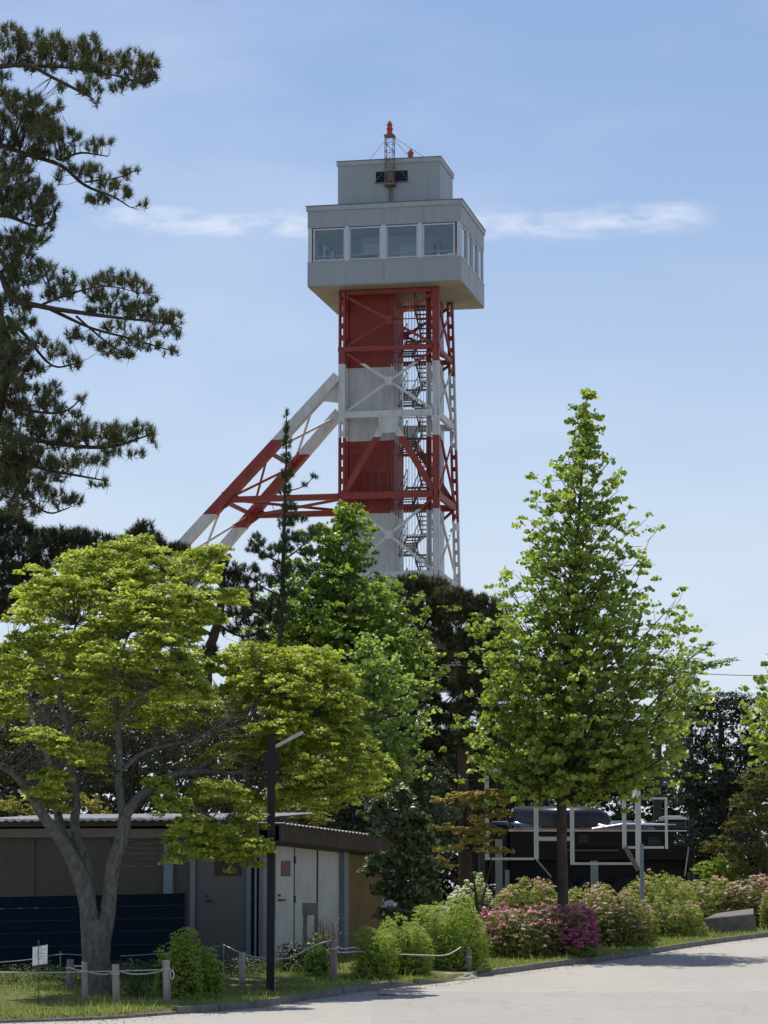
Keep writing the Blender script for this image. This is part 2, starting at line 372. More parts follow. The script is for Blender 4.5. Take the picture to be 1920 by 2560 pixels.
M['poster_red'] = paint('poster_red', (.40, .13, .13), .6, .3, 14)
M['poster_dark'] = paint('poster_dark', (.07, .07, .06), .6, .3, 20, col2=(.22, .20, .16))
M['stem_dry'] = leafmat('dry_stem', (.16, .14, .09), (.25, .21, .14), .2, (1.2, 1.2, .9))

# ------------------------------------------------------------------ leaves
def unit(v): return v / (np.linalg.norm(v, axis=1, keepdims=True) + 1e-9)
TPL = {
 'quad': (np.array([(0, -.5, 0), (.30, 0, .10), (0, .5, 0), (-.30, 0, .10)]), np.array([(0, 1, 2), (0, 2, 3)])),
 'wide': (np.array([(0, -.5, 0), (.42, -.05, .10), (0, .5, 0), (-.42, -.05, .10)]), np.array([(0, 1, 2), (0, 2, 3)])),
 'hex': (np.array([(0, -.45, 0), (.42, -.28, .1), (.46, .30, .13), (0, .42, 0), (-.46, .30, .13), (-.42, -.28, .1)]), np.array([(0, 1, 2, 3), (0, 3, 4, 5)])),
 'needle': (np.array([(-.5, 0, 0), (.5, 0, 0), (0, 1, 0)]), np.array([(0, 1, 2)])),
}
def leaves(name, P, Nr, size, mat, parent, tpl='quad', tint=None, T=None, width=None, off=None):
    P = np.asarray(P, float); n = len(P)
    tv, tf = TPL[tpl]
    Nr = unit(np.asarray(Nr, float))
    if T is None: T = rng.normal(size=(n, 3))
    T = unit(T - Nr * (T * Nr).sum(1, keepdims=True)); B = np.cross(T, Nr)
    size = np.broadcast_to(size, (n,)); w = size if width is None else np.broadcast_to(width, (n,))
    V = (P[:, None, :] + B[:, None, :] * (tv[None, :, 0:1] * w[:, None, None]) + T[:, None, :] * (tv[None, :, 1:2] * size[:, None, None])
         + Nr[:, None, :] * (tv[None, :, 2:3] * size[:, None, None])).reshape(-1, 3)
    if off is not None: V = V - np.asarray(off)
    Fc = (tf[None] + (np.arange(n) * len(tv))[:, None, None]).reshape(-1, tf.shape[1])
    if tint is None: tint = rng.random(n)
    return fast_mesh(name, V, Fc, mat, parent, np.repeat(tint, len(tf)))
def sticks(name, A, B, ra, rb, mat, parent, off=(0, 0, 0), sag=.0, sides=3, mid=True):
    """curved tapered twigs from A to B"""
    A = np.asarray(A, float); B = np.asarray(B, float); n = len(A)
    ra = np.broadcast_to(ra, (n,)); rb = np.broadcast_to(rb, (n,))
    L = np.linalg.norm(B - A, axis=1, keepdims=True)
    J = rng.normal(size=(n, 3)) * L * .07; J[:, 2] += (sag * L)[:, 0]
    st = [A, A + (B - A) * .35 + J, A + (B - A) * .7 + J * .8, B] if mid else [A, B]
    rr = [ra, ra * .7 + rb * .3, ra * .4 + rb * .6, rb] if mid else [ra, rb]
    D = unit(B - A); X = np.cross(D, np.array([.2, 1, .1])); X = unit(X); Y = np.cross(D, X)
    m = len(st); V = np.zeros((n, m, sides, 3))
    for i in range(m):
        for k in range(sides):
            a = 2 * math.pi * k / sides
            V[:, i, k] = st[i] + (X * math.cos(a) + Y * math.sin(a)) * rr[i][:, None]
    base = (np.arange(n) * m * sides)[:, None]
    q = []
    for i in range(m - 1):
        for k in range(sides):
            q.append((i * sides + k, i * sides + (k + 1) % sides, (i + 1) * sides + (k + 1) % sides, (i + 1) * sides + k))
    q = np.array(q)
    Fc = (q[None] + base[:, :, None]).reshape(-1, 4)
    return fast_mesh(name, V.reshape(-1, 3) - np.asarray(off), Fc, mat, parent, smooth=True)
def smooth_line(pts, k=4):
    pts = np.asarray(pts, float); P = np.vstack([2 * pts[0] - pts[1], pts, 2 * pts[-1] - pts[-2]]); o = []
    for i in range(1, len(P) - 2):
        for j in range(k):
            t = j / k
            o.append(.5 * ((2 * P[i]) + (-P[i - 1] + P[i + 1]) * t + (2 * P[i - 1] - 5 * P[i] + 4 * P[i + 1] - P[i + 2]) * t * t + (-P[i - 1] + 3 * P[i] - 3 * P[i + 1] + P[i + 2]) * t ** 3))
    o.append(P[-2]); return np.array(o)
def limb(mb, pts, k=4, n=8, wob=.06):
    """pts: (px, py, width_px, Y) -> tube; returns centre line"""
    W = np.array([np.append(at(p[0], p[1], p[3]), p[2] / 2 / ppm(p[3])) for p in pts])
    S = smooth_line(W, k)
    mb.tube(S[:, :3], np.maximum(S[:, 3], .006), n, True, wob)
    return S
def ground_at(Y): return g(Y)
def subcentres(ells, Y, dens, shell=.75, up=.25, ydepth=.85, zmin=None):
    """sub-clump centres inside a list of picture-space ellipses (cx, cy, rx, ry[, dy])"""
    out = []; nor = []
    for e in ells:
        cx, cy, rx, ry = e[:4]; dy = e[4] if len(e) > 4 else 0.0
        Yc = Y + dy; c = at(cx, cy, Yc); k = 1 / ppm(Yc)
        rad = np.array([rx * k, max(min(rx, ry * 1.6) * k, .6 * rx * k) * ydepth, ry * k])
        n = max(4, int(dens * (rad[0] * rad[2] + rad[0] * rad[1] + rad[1] * rad[2])))
        d = unit(rng.normal(size=(n, 3))); d[:, 2] = d[:, 2] * (1 - up) + up * np.abs(d[:, 2]); d = unit(d)
        r = rng.random(n) ** (1 / 3.) * (1 - shell) + shell * (1 - .25 * rng.random(n) ** 2)
        out.append(c + d * rad * r[:, None]); nor.append(unit(d / rad))
    out = np.vstack(out); nor = np.vstack(nor)
    if zmin is not None:
        k = out[:, 2] > zmin; out = out[k]; nor = nor[k]
    return out, nor
def clump_leaves(C, Nn, r, per, flat=.7, upbias=.6, jit=.7, outw=.5):
    n = len(C); d = unit(rng.normal(size=(n * per, 3))); d[:, 2] = np.abs(d[:, 2]) * .8 + d[:, 2] * .2
    rr = (rng.random(n * per) ** .5)[:, None] * (np.repeat(np.broadcast_to(r, (n,)), per)[:, None])
    P = np.repeat(C, per, 0) + d * rr * np.array([1, 1, flat])
    Nr = d * .4 + np.repeat(Nn, per, 0) * outw + np.array([0, 0, upbias]) + rng.normal(size=P.shape) * jit
    return P, Nr
def fill_points(ells, Y, per_m2=60, k_=.72, ydepth=.8):
    out = []
    for e in ells:
        dy = e[4] if len(e) > 4 else 0.0; c = at(e[0], e[1], Y + dy); k = 1 / ppm(Y + dy)
        rad = np.array([e[2], max(min(e[2], e[3] * 1.6), .6 * e[2]) * ydepth, e[3]]) * k * k_
        n = int(per_m2 * rad[0] * rad[2] * 3.14) + 3
        d = unit(rng.normal(size=(n, 3))) * (rng.random(n) ** .4)[:, None]; out.append(c + d * rad)
    return np.vstack(out)
def with_fill(P, Nr, sz, tint, Q, fsz):
    n = len(Q); return (np.vstack([P, Q]), np.vstack([Nr, rng.normal(size=(n, 3)) + np.array([0, -.6, .2])]), np.r_[sz, fsz * rng.uniform(.7, 1.3, n)], np.r_[tint, rng.random(n) * .3])  # inner leaves get darker tints: shade inside the foliage put into colour
def link_twigs(parent, C, limbs, mat, off, r0=.012, name='twigs', frac=1.0, maxd=3.5):
    if frac < 1: C = C[rng.random(len(C)) < frac]
    Lp = np.vstack([l[:, :3] for l in limbs])
    A = []
    for i in range(0, len(C), 500):
        D = C[i:i + 500, None, :] - Lp[None]
        dist = np.linalg.norm(D * np.array([1, 1, 1.0]), axis=2) + np.maximum(0, -D[:, :, 2]) * .8   # prefer points below the clump
        A.append(Lp[dist.argmin(1)])
    A = np.vstack(A); d = np.linalg.norm(C - A, axis=1); k = (d > .12) & (d < maxd)
    A, C, d = A[k], C[k], d[k]
    if not len(A): return None
    return tag(sticks(name, A, C, r0 * (.5 + d * .8), .003 + 0 * d, mat, parent, off, sag=-.06), kind='stuff')
def crown_of(ells, Y, parent, mat, off, dens, r, per, size, tpl='quad', limbs=None, bark=None, flat=.7, up=.25, shell=.75, tw=.5, upbias=.6, jit=.7, name='crown', zmin=None, outw=.5, ydepth=.85, tintshift=.0, fill=210):
    C, Nn = subcentres(ells, Y, dens, shell, up, ydepth, zmin)
    P, Nr = clump_leaves(C, Nn, r * rng.uniform(.7, 1.25, len(C)), per, flat, upbias, jit, outw)
    ct = np.repeat(rng.random(len(C)), per) * .55 + rng.random(len(P)) * .45 + tintshift
    sz = size * rng.uniform(.7, 1.25, len(P))
    if fill: P, Nr, sz, ct = with_fill(P, Nr, sz, ct, fill_points(ells, Y, fill), max(.16, size * 2.2))
    o = leaves(name, P, Nr, sz, mat, parent, tpl, np.clip(ct, 0, 1), off=off)
    if limbs is not None and tw: link_twigs(parent, C, limbs, bark, off, frac=tw * .4)
    return o, C
def base_of(px, Y): p = at(px, HOR, Y); return np.array([p[0], p[1], g(Y)])

# ================================================================== SETTING
kerb_px = [(-500, 2559), (-150, 2556), (0, 2550), (130, 2546), (280, 2541), (400, 2531), (520, 2523), (640, 2513), (720, 2502), (780, 2491), (860, 2479), (930, 2470), (1010, 2461),
           (1100, 2453), (1170, 2441), (1260, 2430), (1350, 2418), (1450, 2406), (1560, 2392), (1660, 2376), (1770, 2359), (1860, 2347), (1920, 2340), (2080, 2320), (2300, 2300)]
kw = []
for x, y in kerb_px:
    Yk = max(gY(y), 43.3); p = at(x, y, Yk); kw.append((p[0], Yk))
kw = np.array(kw)
kw = np.vstack([[(-400, 43.3)], kw, [(kw[-1, 0] + 200, kw[-1, 1] + 90)]])
kl = smooth_line(np.c_[kw[1:-1], np.zeros(len(kw) - 2)], 4)[:, :2]
kl = kl[np.concatenate([[True], np.diff(kl[:, 0]) > .01])]
def kerbY(x): return float(np.interp(x, np.r_[-400, kl[:, 0], kw[-1, 0]], np.r_[43.3, kl[:, 1], kw[-1, 1]]))

# wide ground sheet
gx = [-2500, -400, -60, 0, 60, 400, 2500]; gy = [-300, 0, 43, 60, 76, 140, 400, 3500]
V = [(x, y, g(y) - .012) for y in gy for x in gx]; nx = len(gx)
Fc = [(j * nx + i, j * nx + i + 1, (j + 1) * nx + i + 1, (j + 1) * nx + i) for j in range(len(gy) - 1) for i in range(nx - 1)]
tag(new_mesh('ground', V, Fc, M['soil']), kind='structure')
# road sheet
xs = np.r_[-300, -60, kl[:, 0], kl[-1, 0] + 60]
V = []; rows = [-60.0, 20.0, 43.0]
for x in xs:
    ky = kerbY(x) + .05
    yy = rows + [43 + (ky - 43) * t for t in (.33, .66, 1.0)]
    for y in yy: V.append((x, y, g(y)))
n = 6; Fc = [(i * n + j, (i + 1) * n + j, (i + 1) * n + j + 1, i * n + j + 1) for i in range(len(xs) - 1) for j in range(n - 1)]
tag(new_mesh('road', V, Fc, M['asphalt']), kind='structure')
# greyer resurfaced strip of the road nearest the camera
Vp = []; xp = np.linspace(-.2, 30, 60); yb = gY(2472)
for i, x in enumerate(xp):
    top = min(yb + .04 * math.sin(x * 2.1), kerbY(x) - .9)
    for y in (10.0, 30.0, 43.0, 43 + (top - 43) * .5, top): Vp.append((x, y, g(y) + .004))
Fc = [(i * 5 + j, (i + 1) * 5 + j, (i + 1) * 5 + j + 1, i * 5 + j + 1) for i in range(len(xp) - 1) for j in range(4)]
tag(new_mesh('road_patch', Vp, Fc, M['asphalt2']), kind='structure')
Vs = []
for i, x in enumerate(xp):
    y = 43 + (min(yb + .04 * math.sin(x * 2.1), kerbY(x) - .9) - 43)
    Vs += [(x, y + .01, g(y + .01) + .003), (x, y + .11 + .02 * math.sin(x * 5), g(y + .1) + .003)]
tag(new_mesh('road_seam', Vs, [(2 * i, 2 * i + 2, 2 * i + 3, 2 * i + 1) for i in range(len(xp) - 1)], M['seam']), kind='structure')
# lawn behind the kerb
xs = np.r_[-60, -30, np.linspace(-14, 16, 130), 30, 60]
rowsn = 60; V = []
for x in xs:
    k0 = kerbY(x) + .14
    for j in range(rowsn):
        t = (j / (rowsn - 1)) ** 1.5; y = k0 + (110 - k0) * t - (.10 if j == 0 else 0)
        h = g(y) + .09 + .05 * math.sin(x * .9 + 1) * math.sin(y * .7) * min(1, j / 5) + random.uniform(-.012, .012)
        if j == 0: h = g(y) - .03
        V.append((x, y, h))
Fc = [(i * rowsn + j, (i + 1) * rowsn + j, (i + 1) * rowsn + j + 1, i * rowsn + j + 1) for i in range(len(xs) - 1) for j in range(rowsn - 1)]
tag(new_mesh('lawn', V, Fc, M['lawn'], smooth=True), kind='structure')
# kerb of single stones
kerb = thing('kerb', None, None); kerb['kind'] = 'structure'
seg = np.r_[0, np.cumsum(np.linalg.norm(np.diff(kl, axis=0), axis=1))]
step = .9; s0 = 0.0
gap0, gap1 = at(1085, 2454, gY(2454))[0], at(1165, 2442, gY(2442))[0]
while s0 + step < seg[-1]:
    a = np.array([np.interp(s0 + .012, seg, kl[:, i]) for i in (0, 1)]); b = np.array([np.interp(s0 + step - .012, seg, kl[:, i]) for i in (0, 1)])
    s0 += step
    if a[0] < -9 or a[0] > 18: continue
    ha = hb = .115
    if b[0] < -3.0: ha = hb = .045
    if gap0 < (a[0] + b[0]) / 2 < gap1: ha = hb = .02
    elif a[0] < gap0 < b[0] + .5: hb = .03
    elif a[0] - .4 < gap1 < b[0]: ha = .03
    d = (b - a) / np.linalg.norm(b - a); nrm = np.array([-d[1], d[0]]) * .14
    za, zb = g(a[1]), g(b[1])
    j = [random.uniform(-.006, .006) for _ in range(4)]
    pts = [(a[0], a[1] + j[2], za - .1), (b[0], b[1] + j[2], zb - .1), (b[0] + nrm[0], b[1] + nrm[1], zb - .1), (a[0] + nrm[0], a[1] + nrm[1], za - .1),
           (a[0], a[1] + .012, za + ha + j[0]), (b[0], b[1] + .012, zb + hb + j[1]), (b[0] + nrm[0], b[1] + nrm[1], zb + hb + j[1]), (a[0] + nrm[0], a[1] + nrm[1], za + ha + j[0])]
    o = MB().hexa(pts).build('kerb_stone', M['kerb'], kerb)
# bare soil patch at the gap in the kerb
c = at(1125, 2440, gY(2446)); Vp = [(c[0], c[1] + .6, g(c[1] + .6) + .112)]
for k in range(18):
    a = 2 * math.pi * k / 18; r = random.uniform(.8, 1.15); x = c[0] + .5 * r * math.cos(a); y = c[1] + .6 + .6 * r * math.sin(a)
    Vp.append((x, y, g(y) + (.10 if math.sin(a) > .2 else .012)))
tag(new_mesh('soil_patch', Vp, [(0, k + 1, (k + 1) % 18 + 1) for k in range(18)], M['soil']), kind='structure')

# grass blades
N = 90000
X = rng.uniform(-9, 13, N); t = rng.random(N) ** 1.6
K0 = np.array([kerbY(x) for x in np.linspace(-9, 13, 400)]); KY = np.interp(X, np.linspace(-9, 13, 400), K0) + .15
Yv = KY + t * 11
Z = .031 * (np.clip(Yv, 43, 76) - 43) + .09
pn = np.sin(X * 1.7 + np.sin(Yv * 1.3) * 2) * np.sin(Yv * 2.1 + X) * .5 + .5
keep = (rng.random(N) < .45 + .55 * pn) & ~((np.abs(X - c[0]) < .55) & (np.abs(Yv - c[1] - .5) < .9))
X, Yv, Z, pn = X[keep], Yv[keep], Z[keep], pn[keep]; N = len(X)
hgt = rng.uniform(.03, .075, N) * (1 + pn * .7); hgt[rng.random(N) < .03] *= 2.6
dirv = np.c_[rng.normal(0, .35, N), rng.normal(0, .35, N), np.ones(N)]
leaves('grass', np.c_[X, Yv, Z], np.c_[rng.normal(0, .6, N), -np.ones(N), rng.normal(0, .5, N)], hgt, M['grass'], None, 'needle', np.clip(pn * .5 + rng.random(N) * .6, 0, 1), T=dirv, width=rng.uniform(.012, .022, N))
tag(bpy.data.objects['grass'], 'short green grass and clover between the kerb and the bushes', 'grass', kind='stuff')
n = 2600; X = rng.uniform(-8, 12, n); off_ = rng.random(n) ** 2.2 * 1.2
Yl = np.interp(X, np.linspace(-9, 13, 400), K0) - .03 - off_
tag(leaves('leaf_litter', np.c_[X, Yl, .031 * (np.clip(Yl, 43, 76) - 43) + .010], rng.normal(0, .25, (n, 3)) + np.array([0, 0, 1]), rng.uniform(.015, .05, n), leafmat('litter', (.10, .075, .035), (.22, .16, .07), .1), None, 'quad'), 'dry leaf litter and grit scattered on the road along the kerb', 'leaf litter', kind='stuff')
# weeds along the building and round the posts
def weeds(name, label, spots, mat, h=(.12, .35), n=900, leafsize=.035):
    P = []; 
    for (px, py, rpx) in spots:
        Y0 = gY(py); b = at(px, py, Y0); r = rpx / ppm(Y0)
        q = rng.normal(size=(n, 2)) * r * .5; hh = rng.uniform(*h, n)
        x = b[0] + q[:, 0]; y = b[1] + q[:, 1] * .7; tt = rng.random(n) ** .7
        P.append(np.c_[x + rng.normal(0, .03, n), y, .031 * (np.clip(y, 43, 76) - 43) + .09 + tt * hh])
    P = np.vstack(P)
    o = leaves(name, P, rng.normal(size=P.shape) * .6 + np.array([0, -.2, .8]), leafsize * rng.uniform(.6, 1.3, len(P)), mat, None, 'quad')
    return tag(o, label, 'weeds', kind='stuff')
M['weed'] = leafmat('weed_leaf', (.035, .06, .015), (.10, .14, .035), .3, (1.7, 1.8, .8))
weeds('low_weeds', 'dark low weeds under the navy tarp and along the workshop wall', [(30, 2470, 60), (110, 2462, 60), (300, 2462, 50), (360, 2470, 40), (560, 2455, 60), (640, 2450, 60), (720, 2440, 70), (770, 2445, 60), (340, 2500, 40), (180, 2475, 50), (480, 2450, 60)], M['weed'], (.12, .4), 1100)
weeds('clover_tufts', 'pale clover tufts on the sunlit verge', [(1230, 2400, 70), (1400, 2392, 60), (1560, 2370, 50), (1690, 2352, 60), (90, 2500, 60), (700, 2480, 50), (870, 2455, 60), (500, 2510, 50), (1130, 2430, 30)], M['grass'], (.04, .12), 700, .025)

# ================================================================== TOWER
TO = at(768.5, 715.5, 142.0)
tr = R(-11.5)
TU = np.array([math.cos(tr), math.sin(tr), 0]); TV = np.array([-math.sin(tr), math.cos(tr), 0])
TB = np.array([TO[0], TO[1], 0.0]) + TU * 4 + TV * 3.5; TB[2] = g(150)
def tf(p): return np.array([TO[0], TO[1], 0.0]) + TU * p[0] + TV * p[1] + np.array([0, 0, p[2]])
tower = thing('observation_tower', 'tall red and white steel observation tower with grey glazed cabin and slanting legs', 'tower', TB)
def TM(): return MB(tf, TB)
def tw(px, py, vv):
    q = ray(px, py); O = np.array([TO[0], TO[1], 0.0]); C0 = np.array([0, 0, EYE])
    t = ((O + TV * vv - C0) @ TV) / (q @ TV); p = C0 + q * t
    return (p - O) @ TU, vv, p[2]
W_, D_ = 8.08, 7.15
# cabin walls: ring bands
def ring(mb, x0, x1, y0, y1, z0, z1, t):
    mb.box(x0, x1, y0, y0 + t, z0, z1); mb.box(x0, x1, y1 - t, y1, z0, z1)
    mb.box(x0, x0 + t, y0 + t, y1 - t, z0, z1); mb.box(x1 - t, x1, y0 + t, y1 - t, z0, z1)
m = TM(); ring(m, 0, W_, 0, D_, 32.92, 34.12, .18); m.build('lower_wall', M['cabin'], tower)
m = TM(); ring(m, 0, W_, 0, D_, 35.98, 36.88, .18); m.build('upper_wall', M['cabin'], tower)
m = TM(); ring(m, -.07, W_ + .07, -.07, D_ + .07, 36.88, 37.12, .4); m.build('roof_trim', M['cabin_trim'], tower)
m = TM(); m.box(-.02, W_ + .02, -.02, D_ + .02, 34.12, 34.17); m.build('sill_line', M['cabin_trim'], tower)
m = TM(); m.box(-.1, W_ + .1, -.1, D_ + .1, 37.12, 37.16); m.build('cabin_roof', M['roofgrey'], tower)
m = TM(); m.box(.03, W_ - .03, .03, D_ - .03, 32.86, 32.915); m.build('soffit', M['under'], tower)
m = TM(); m.box(.2, W_ - .2, .2, D_ - .2, 33.9, 34.10); m.build('cabin_floor', M['interior'], tower)
m = TM(); m.box(.2, W_ - .2, .2, D_ - .2, 36.0, 36.1); m.build('ceiling', M['interior'], tower)
m = TM(); m.box(2.3, 5.8, 2.6, 4.8, 34.17, 35.99); m.build('core_wall', M['interior'], tower)
# corner posts and windows
for (x, y) in ((.0, .0), (W_ - .24, .0), (0, D_ - .24), (W_ - .24, D_ - .24)):
    m = TM(); m.box(x + .02, x + .22, y + .02, y + .22, 34.17, 35.98); m.build('corner_post', M['winframe'], tower)
def window(a, b, side):
    z0, z1 = 34.2, 35.93; fw = .075
    def P(mb, s0, s1, d0, d1, za, zb):
        if side == 'front': mb.box(s0, s1, d0, d1, za, zb)
        elif side == 'back': mb.box(s0, s1, D_ - d1, D_ - d0, za, zb)
        elif side == 'right': mb.box(W_ - d1, W_ - d0, s0, s1, za, zb)
        else: mb.box(d0, d1, s0, s1, za, zb)
    f = TM()
    P(f, a, b, .02, .14, z1 - fw, z1); P(f, a, b, .02, .14, z0, z0 + fw); P(f, a, a + fw, .02, .14, z0 + fw, z1 - fw); P(f, b - fw, b, .02, .14, z0 + fw, z1 - fw)
    w = f.build('window', M['winframe'], tower)
    p = TM(); P(p, a + fw, b - fw, .07, .085, z0 + fw, z1 - fw); p.build('pane', M['glass'], w)
    q = TM(); P(q, a + fw, b - fw, .30, .36, 34.5, 34.56); q.build('inner_rail', M['winframe'], w)
fr = [(.30, 1.98), (2.20, 3.88), (4.14, 5.82), (6.07, 7.75)]
sd_ = [(.3, 1.85), (2.0, 3.5), (3.65, 5.15), (5.3, 6.85)]
for a, b in fr: window(a, b, 'front'); window(a, b, 'back')
for a, b in sd_: window(a, b, 'right'); window(a, b, 'left')
for side, L_ in (('f', fr), ('b', fr), ('r', sd_), ('l', sd_)):
    for i in range(3):
        c0 = (L_[i][1] + L_[i + 1][0]) / 2; hw = (L_[i + 1][0] - L_[i][1]) / 2 - .005
        m = TM()
        if side == 'f': m.box(c0 - hw, c0 + hw, -.03, .13, 34.17, 35.98)
        elif side == 'b': m.box(c0 - hw, c0 + hw, D_ - .13, D_ + .03, 34.17, 35.98)
        elif side == 'r': m.box(W_ - .13, W_ + .03, c0 - hw, c0 + hw, 34.17, 35.98)
        else: m.box(-.03, .13, c0 - hw, c0 + hw, 34.17, 35.98)
        m.build('mullion', M['winframe'], tower)
for z0, z1 in ((32.94, 34.10), (36.0, 36.86)):
    for x in (2.02, 4.04, 6.06): m = TM(); m.box(x, x + .008, -.006, -.001, z0, z1); m.build('panel_joint', M['roofgrey'], tower)
    for y in (2.4, 4.8): m = TM(); m.box(W_ + .001, W_ + .006, y, y + .008, z0, z1); m.build('panel_joint', M['roofgrey'], tower)
m = TM(); m.box(1.15, 2.5, 3.0, 3.1, 34.11, 35.97); m.box(5.9, 6.3, 2.2, 2.3, 34.11, 35.97); m.build('inner_partition', M['cabin_trim'], tower)
m = TM(); m.box(2.5, 3.3, 2.53, 2.58, 34.9, 35.6); m.box(4.4, 5.4, 2.53, 2.58, 34.8, 35.5); m.build('display_board', M['paper'], tower)
# things seen inside the cabin
m = TM(); m.tube([(.75, .7, 34.1), (.75, .7, 35.2)], .035); m.tube([(1.15, .8, 34.1), (1.15, .8, 34.9)], .04); m.build('inner_post', M['paper'], tower)
m = TM(); m.box(6.4, 6.55, 1.2, 1.4, 34.1, 35.2); m.box(6.7, 6.8, 1.4, 1.6, 34.1, 35.35); m.box(2.6, 3.4, 1.2, 1.5, 34.1, 34.75); m.build('binocular_stand', M['steeldark'], tower)
# upper machine room with two dark openings
UX0, UX1, UY0, UY1 = 1.36, 6.78, 1.1, 4.9
m = TM()
m.box(UX0, UX1, UY0, UY0 + .15, 37.16, 38.52); m.box(UX0, UX1, UY0, UY0 + .15, 39.1, 39.5)
m.box(UX0, 3.38, UY0, UY0 + .15, 38.52, 39.1); m.box(5.08, UX1, UY0, UY0 + .15, 38.52, 39.1)
m.box(UX0, UX1, UY1 - .15, UY1, 37.16, 39.5); m.box(UX0, UX0 + .15, UY0 + .15, UY1 - .15, 37.16, 39.5); m.box(UX1 - .15, UX1, UY0 + .15, UY1 - .15, 37.16, 39.5)
m.build('machine_room', M['cabin'], tower)
m = TM(); ring(m, UX0 - .06, UX1 + .06, UY0 - .06, UY1 + .06, 39.5, 39.72, .3); m.build('parapet_trim', M['cabin_trim'], tower)
m = TM(); m.box(UX0 - .08, UX1 + .08, UY0 - .08, UY1 + .08, 39.72, 39.76); m.build('machine_room_roof', M['roofgrey'], tower)
for a, b in ((3.38, 4.0), (4.4, 5.08)):
    m = TM()
    for k in range(4): m.hexa([(a + .03, UY0 + .03, 38.54 + k * .14), (b - .03, UY0 + .03, 38.54 + k * .14), (b - .03, UY0 + .1, 38.62 + k * .14), (a + .03, UY0 + .1, 38.62 + k * .14),
                               (a + .03, UY0 + .03, 38.555 + k * .14), (b - .03, UY0 + .03, 38.555 + k * .14), (b - .03, UY0 + .1, 38.635 + k * .14), (a + .03, UY0 + .1, 38.635 + k * .14)])
    m.build('louvre', M['dark_open'], tower)
m = TM(); m.box(UX0 + .2, UX1 - .2, UY0 + .3, UY0 + .35, 38.3, 39.3); m.build('inner_screen', M['dark_open'], tower)
m = TM(); m.beam((3.42, UY0 - .02, 38.62), (3.75, UY0 - .02, 39.0), .04, .03); m.beam((5.04, UY0 - .02, 38.62), (4.75, UY0 - .02, 39.05), .04, .03)
m.box(3.3, 4.0, UY0 - .06, UY0 - .002, 38.46, 38.50); m.box(4.45, 5.15, UY0 - .06, UY0 - .002, 38.46, 38.50); m.build('stay', M['rust'], tower)
# lattice mast
m = TM(); mx0, mx1, my0, my1 = 3.99, 4.42, .5, .93
for x in (mx0, mx1):
    for y in (my0, my1): m.beam((x, y, 38.35), (x, y, 40.85), .035, .035)
for k in range(6):
    z = 38.45 + k * .4
    for y in (my0, my1):
        m.beam((mx0, y, z), (mx1, y, z), .02, .02); m.beam((mx0 if k % 2 else mx1, y, z), (mx1 if k % 2 else mx0, y, z + .4), .02, .02)
    for x in (mx0, mx1): m.beam((x, my0, z), (x, my1, z), .03, .03)
m.box(mx0 - .05, mx1 + .05, my0 - .05, my1 + .05, 40.82, 40.9)
m.build('mast', M['rust'], tower)
m = TM(); m.box(mx0 - .06, mx1 + .06, my0 - .05, UY0 - .003, 38.22, 38.34); m.box(mx0 + .08, mx1 - .08, my0 + .2, UY0 - .01, 38.45, 38.95); m.build('mast_bracket', M['rust'], tower)
m = TM(); m.tube([(4.13, 1.0, 38.25), (4.13, 1.0, 37.16)], .035); m.tube([(4.27, 1.0, 38.25), (4.27, 1.0, 37.16)], .03); m.build('cable_pipe', M['rust'], tower)
def beacon(x, y, z, two):
    prof = [(.10, 0), (.17, .02), (.18, .08), (.14, .12), (.15, .3), (.19, .32), (.19, .36)]
    if two: prof += [(.13, .38), (.13, .4), (.15, .56), (.17, .58), (.10, .62)]
    else: prof += [(.10, .40)]
    zt = prof[-1][1]; m = TM(); m.lathe((x, y, z), prof, 12); b = m.build('beacon', M['beacon'], tower, True)
    m = TM(); m.lathe((x, y, z), [(.1, zt), (.11, zt + .05), (.08, zt + .12), (.02, zt + .13), (.01, zt + .2)], 10); m.build('beacon_cap', M['rust'], b)
    m = TM(); m.lathe((x - .05, y - .12, z + zt), [(.04, 0), (.055, .03), (.04, .07), (.01, .09)], 8); m.build('beacon_glint', M['locobright'], b)
beacon(4.2, .71, 40.9, True)
m = TM(); m.box(4.5, 5.35, 2.3, 3.2, 39.77, 40.02); m.box(4.6, 5.2, 2.4, 3.1, 40.02, 40.1); m.build('beacon_base', M['under'], tower)
beacon(4.92, 2.7, 40.1, False)
m = TM()
for e in ((1.6, 4.5, 39.76), (6.6, 4.6, 39.76), (5.2, 1.6, 39.76)): m.tube([(4.2, .71, 40.95), e], .012, 4)
m.build('guy_wire', M['rust'], tower)

# ---- frame
FU0, FU1, FV = 1.61, 6.55, 1.12
def vb(z): return 5.25 + (32.8 - z) * .131
LV = [32.86, 29.72, 26.28, 22.05, 17.95, 12.5, 6.5, g(150) - .1]
def leg(base, top, w=.34):
    """built-up leg: two channels with batten plates"""
    base = np.array(base, float); top = np.array(top, float); L = np.linalg.norm(top - base); m = TM()
    for sx in (-1, 1):
        o = np.array([sx * (w / 2 - .05), 0, 0]); m.beam(base + o, top + o, .10, .32, up=(0, 1, 0))
    k = int(L / .62)
    for i in range(k + 1):
        p = base + (top - base) * (i / k); d = (top - base) / L
        m.beam(p - d * .12, p + d * .12, w - .21, .24, up=(0, 1, 0))
    return m.build('leg', M['tower'], tower)
for u_ in (FU0, FU1):
    leg((u_, FV, g(150) - .1), (u_, FV, 32.86))
    leg((u_, vb(g(150)), g(150) - .1), (u_, vb(32.86), 32.86))
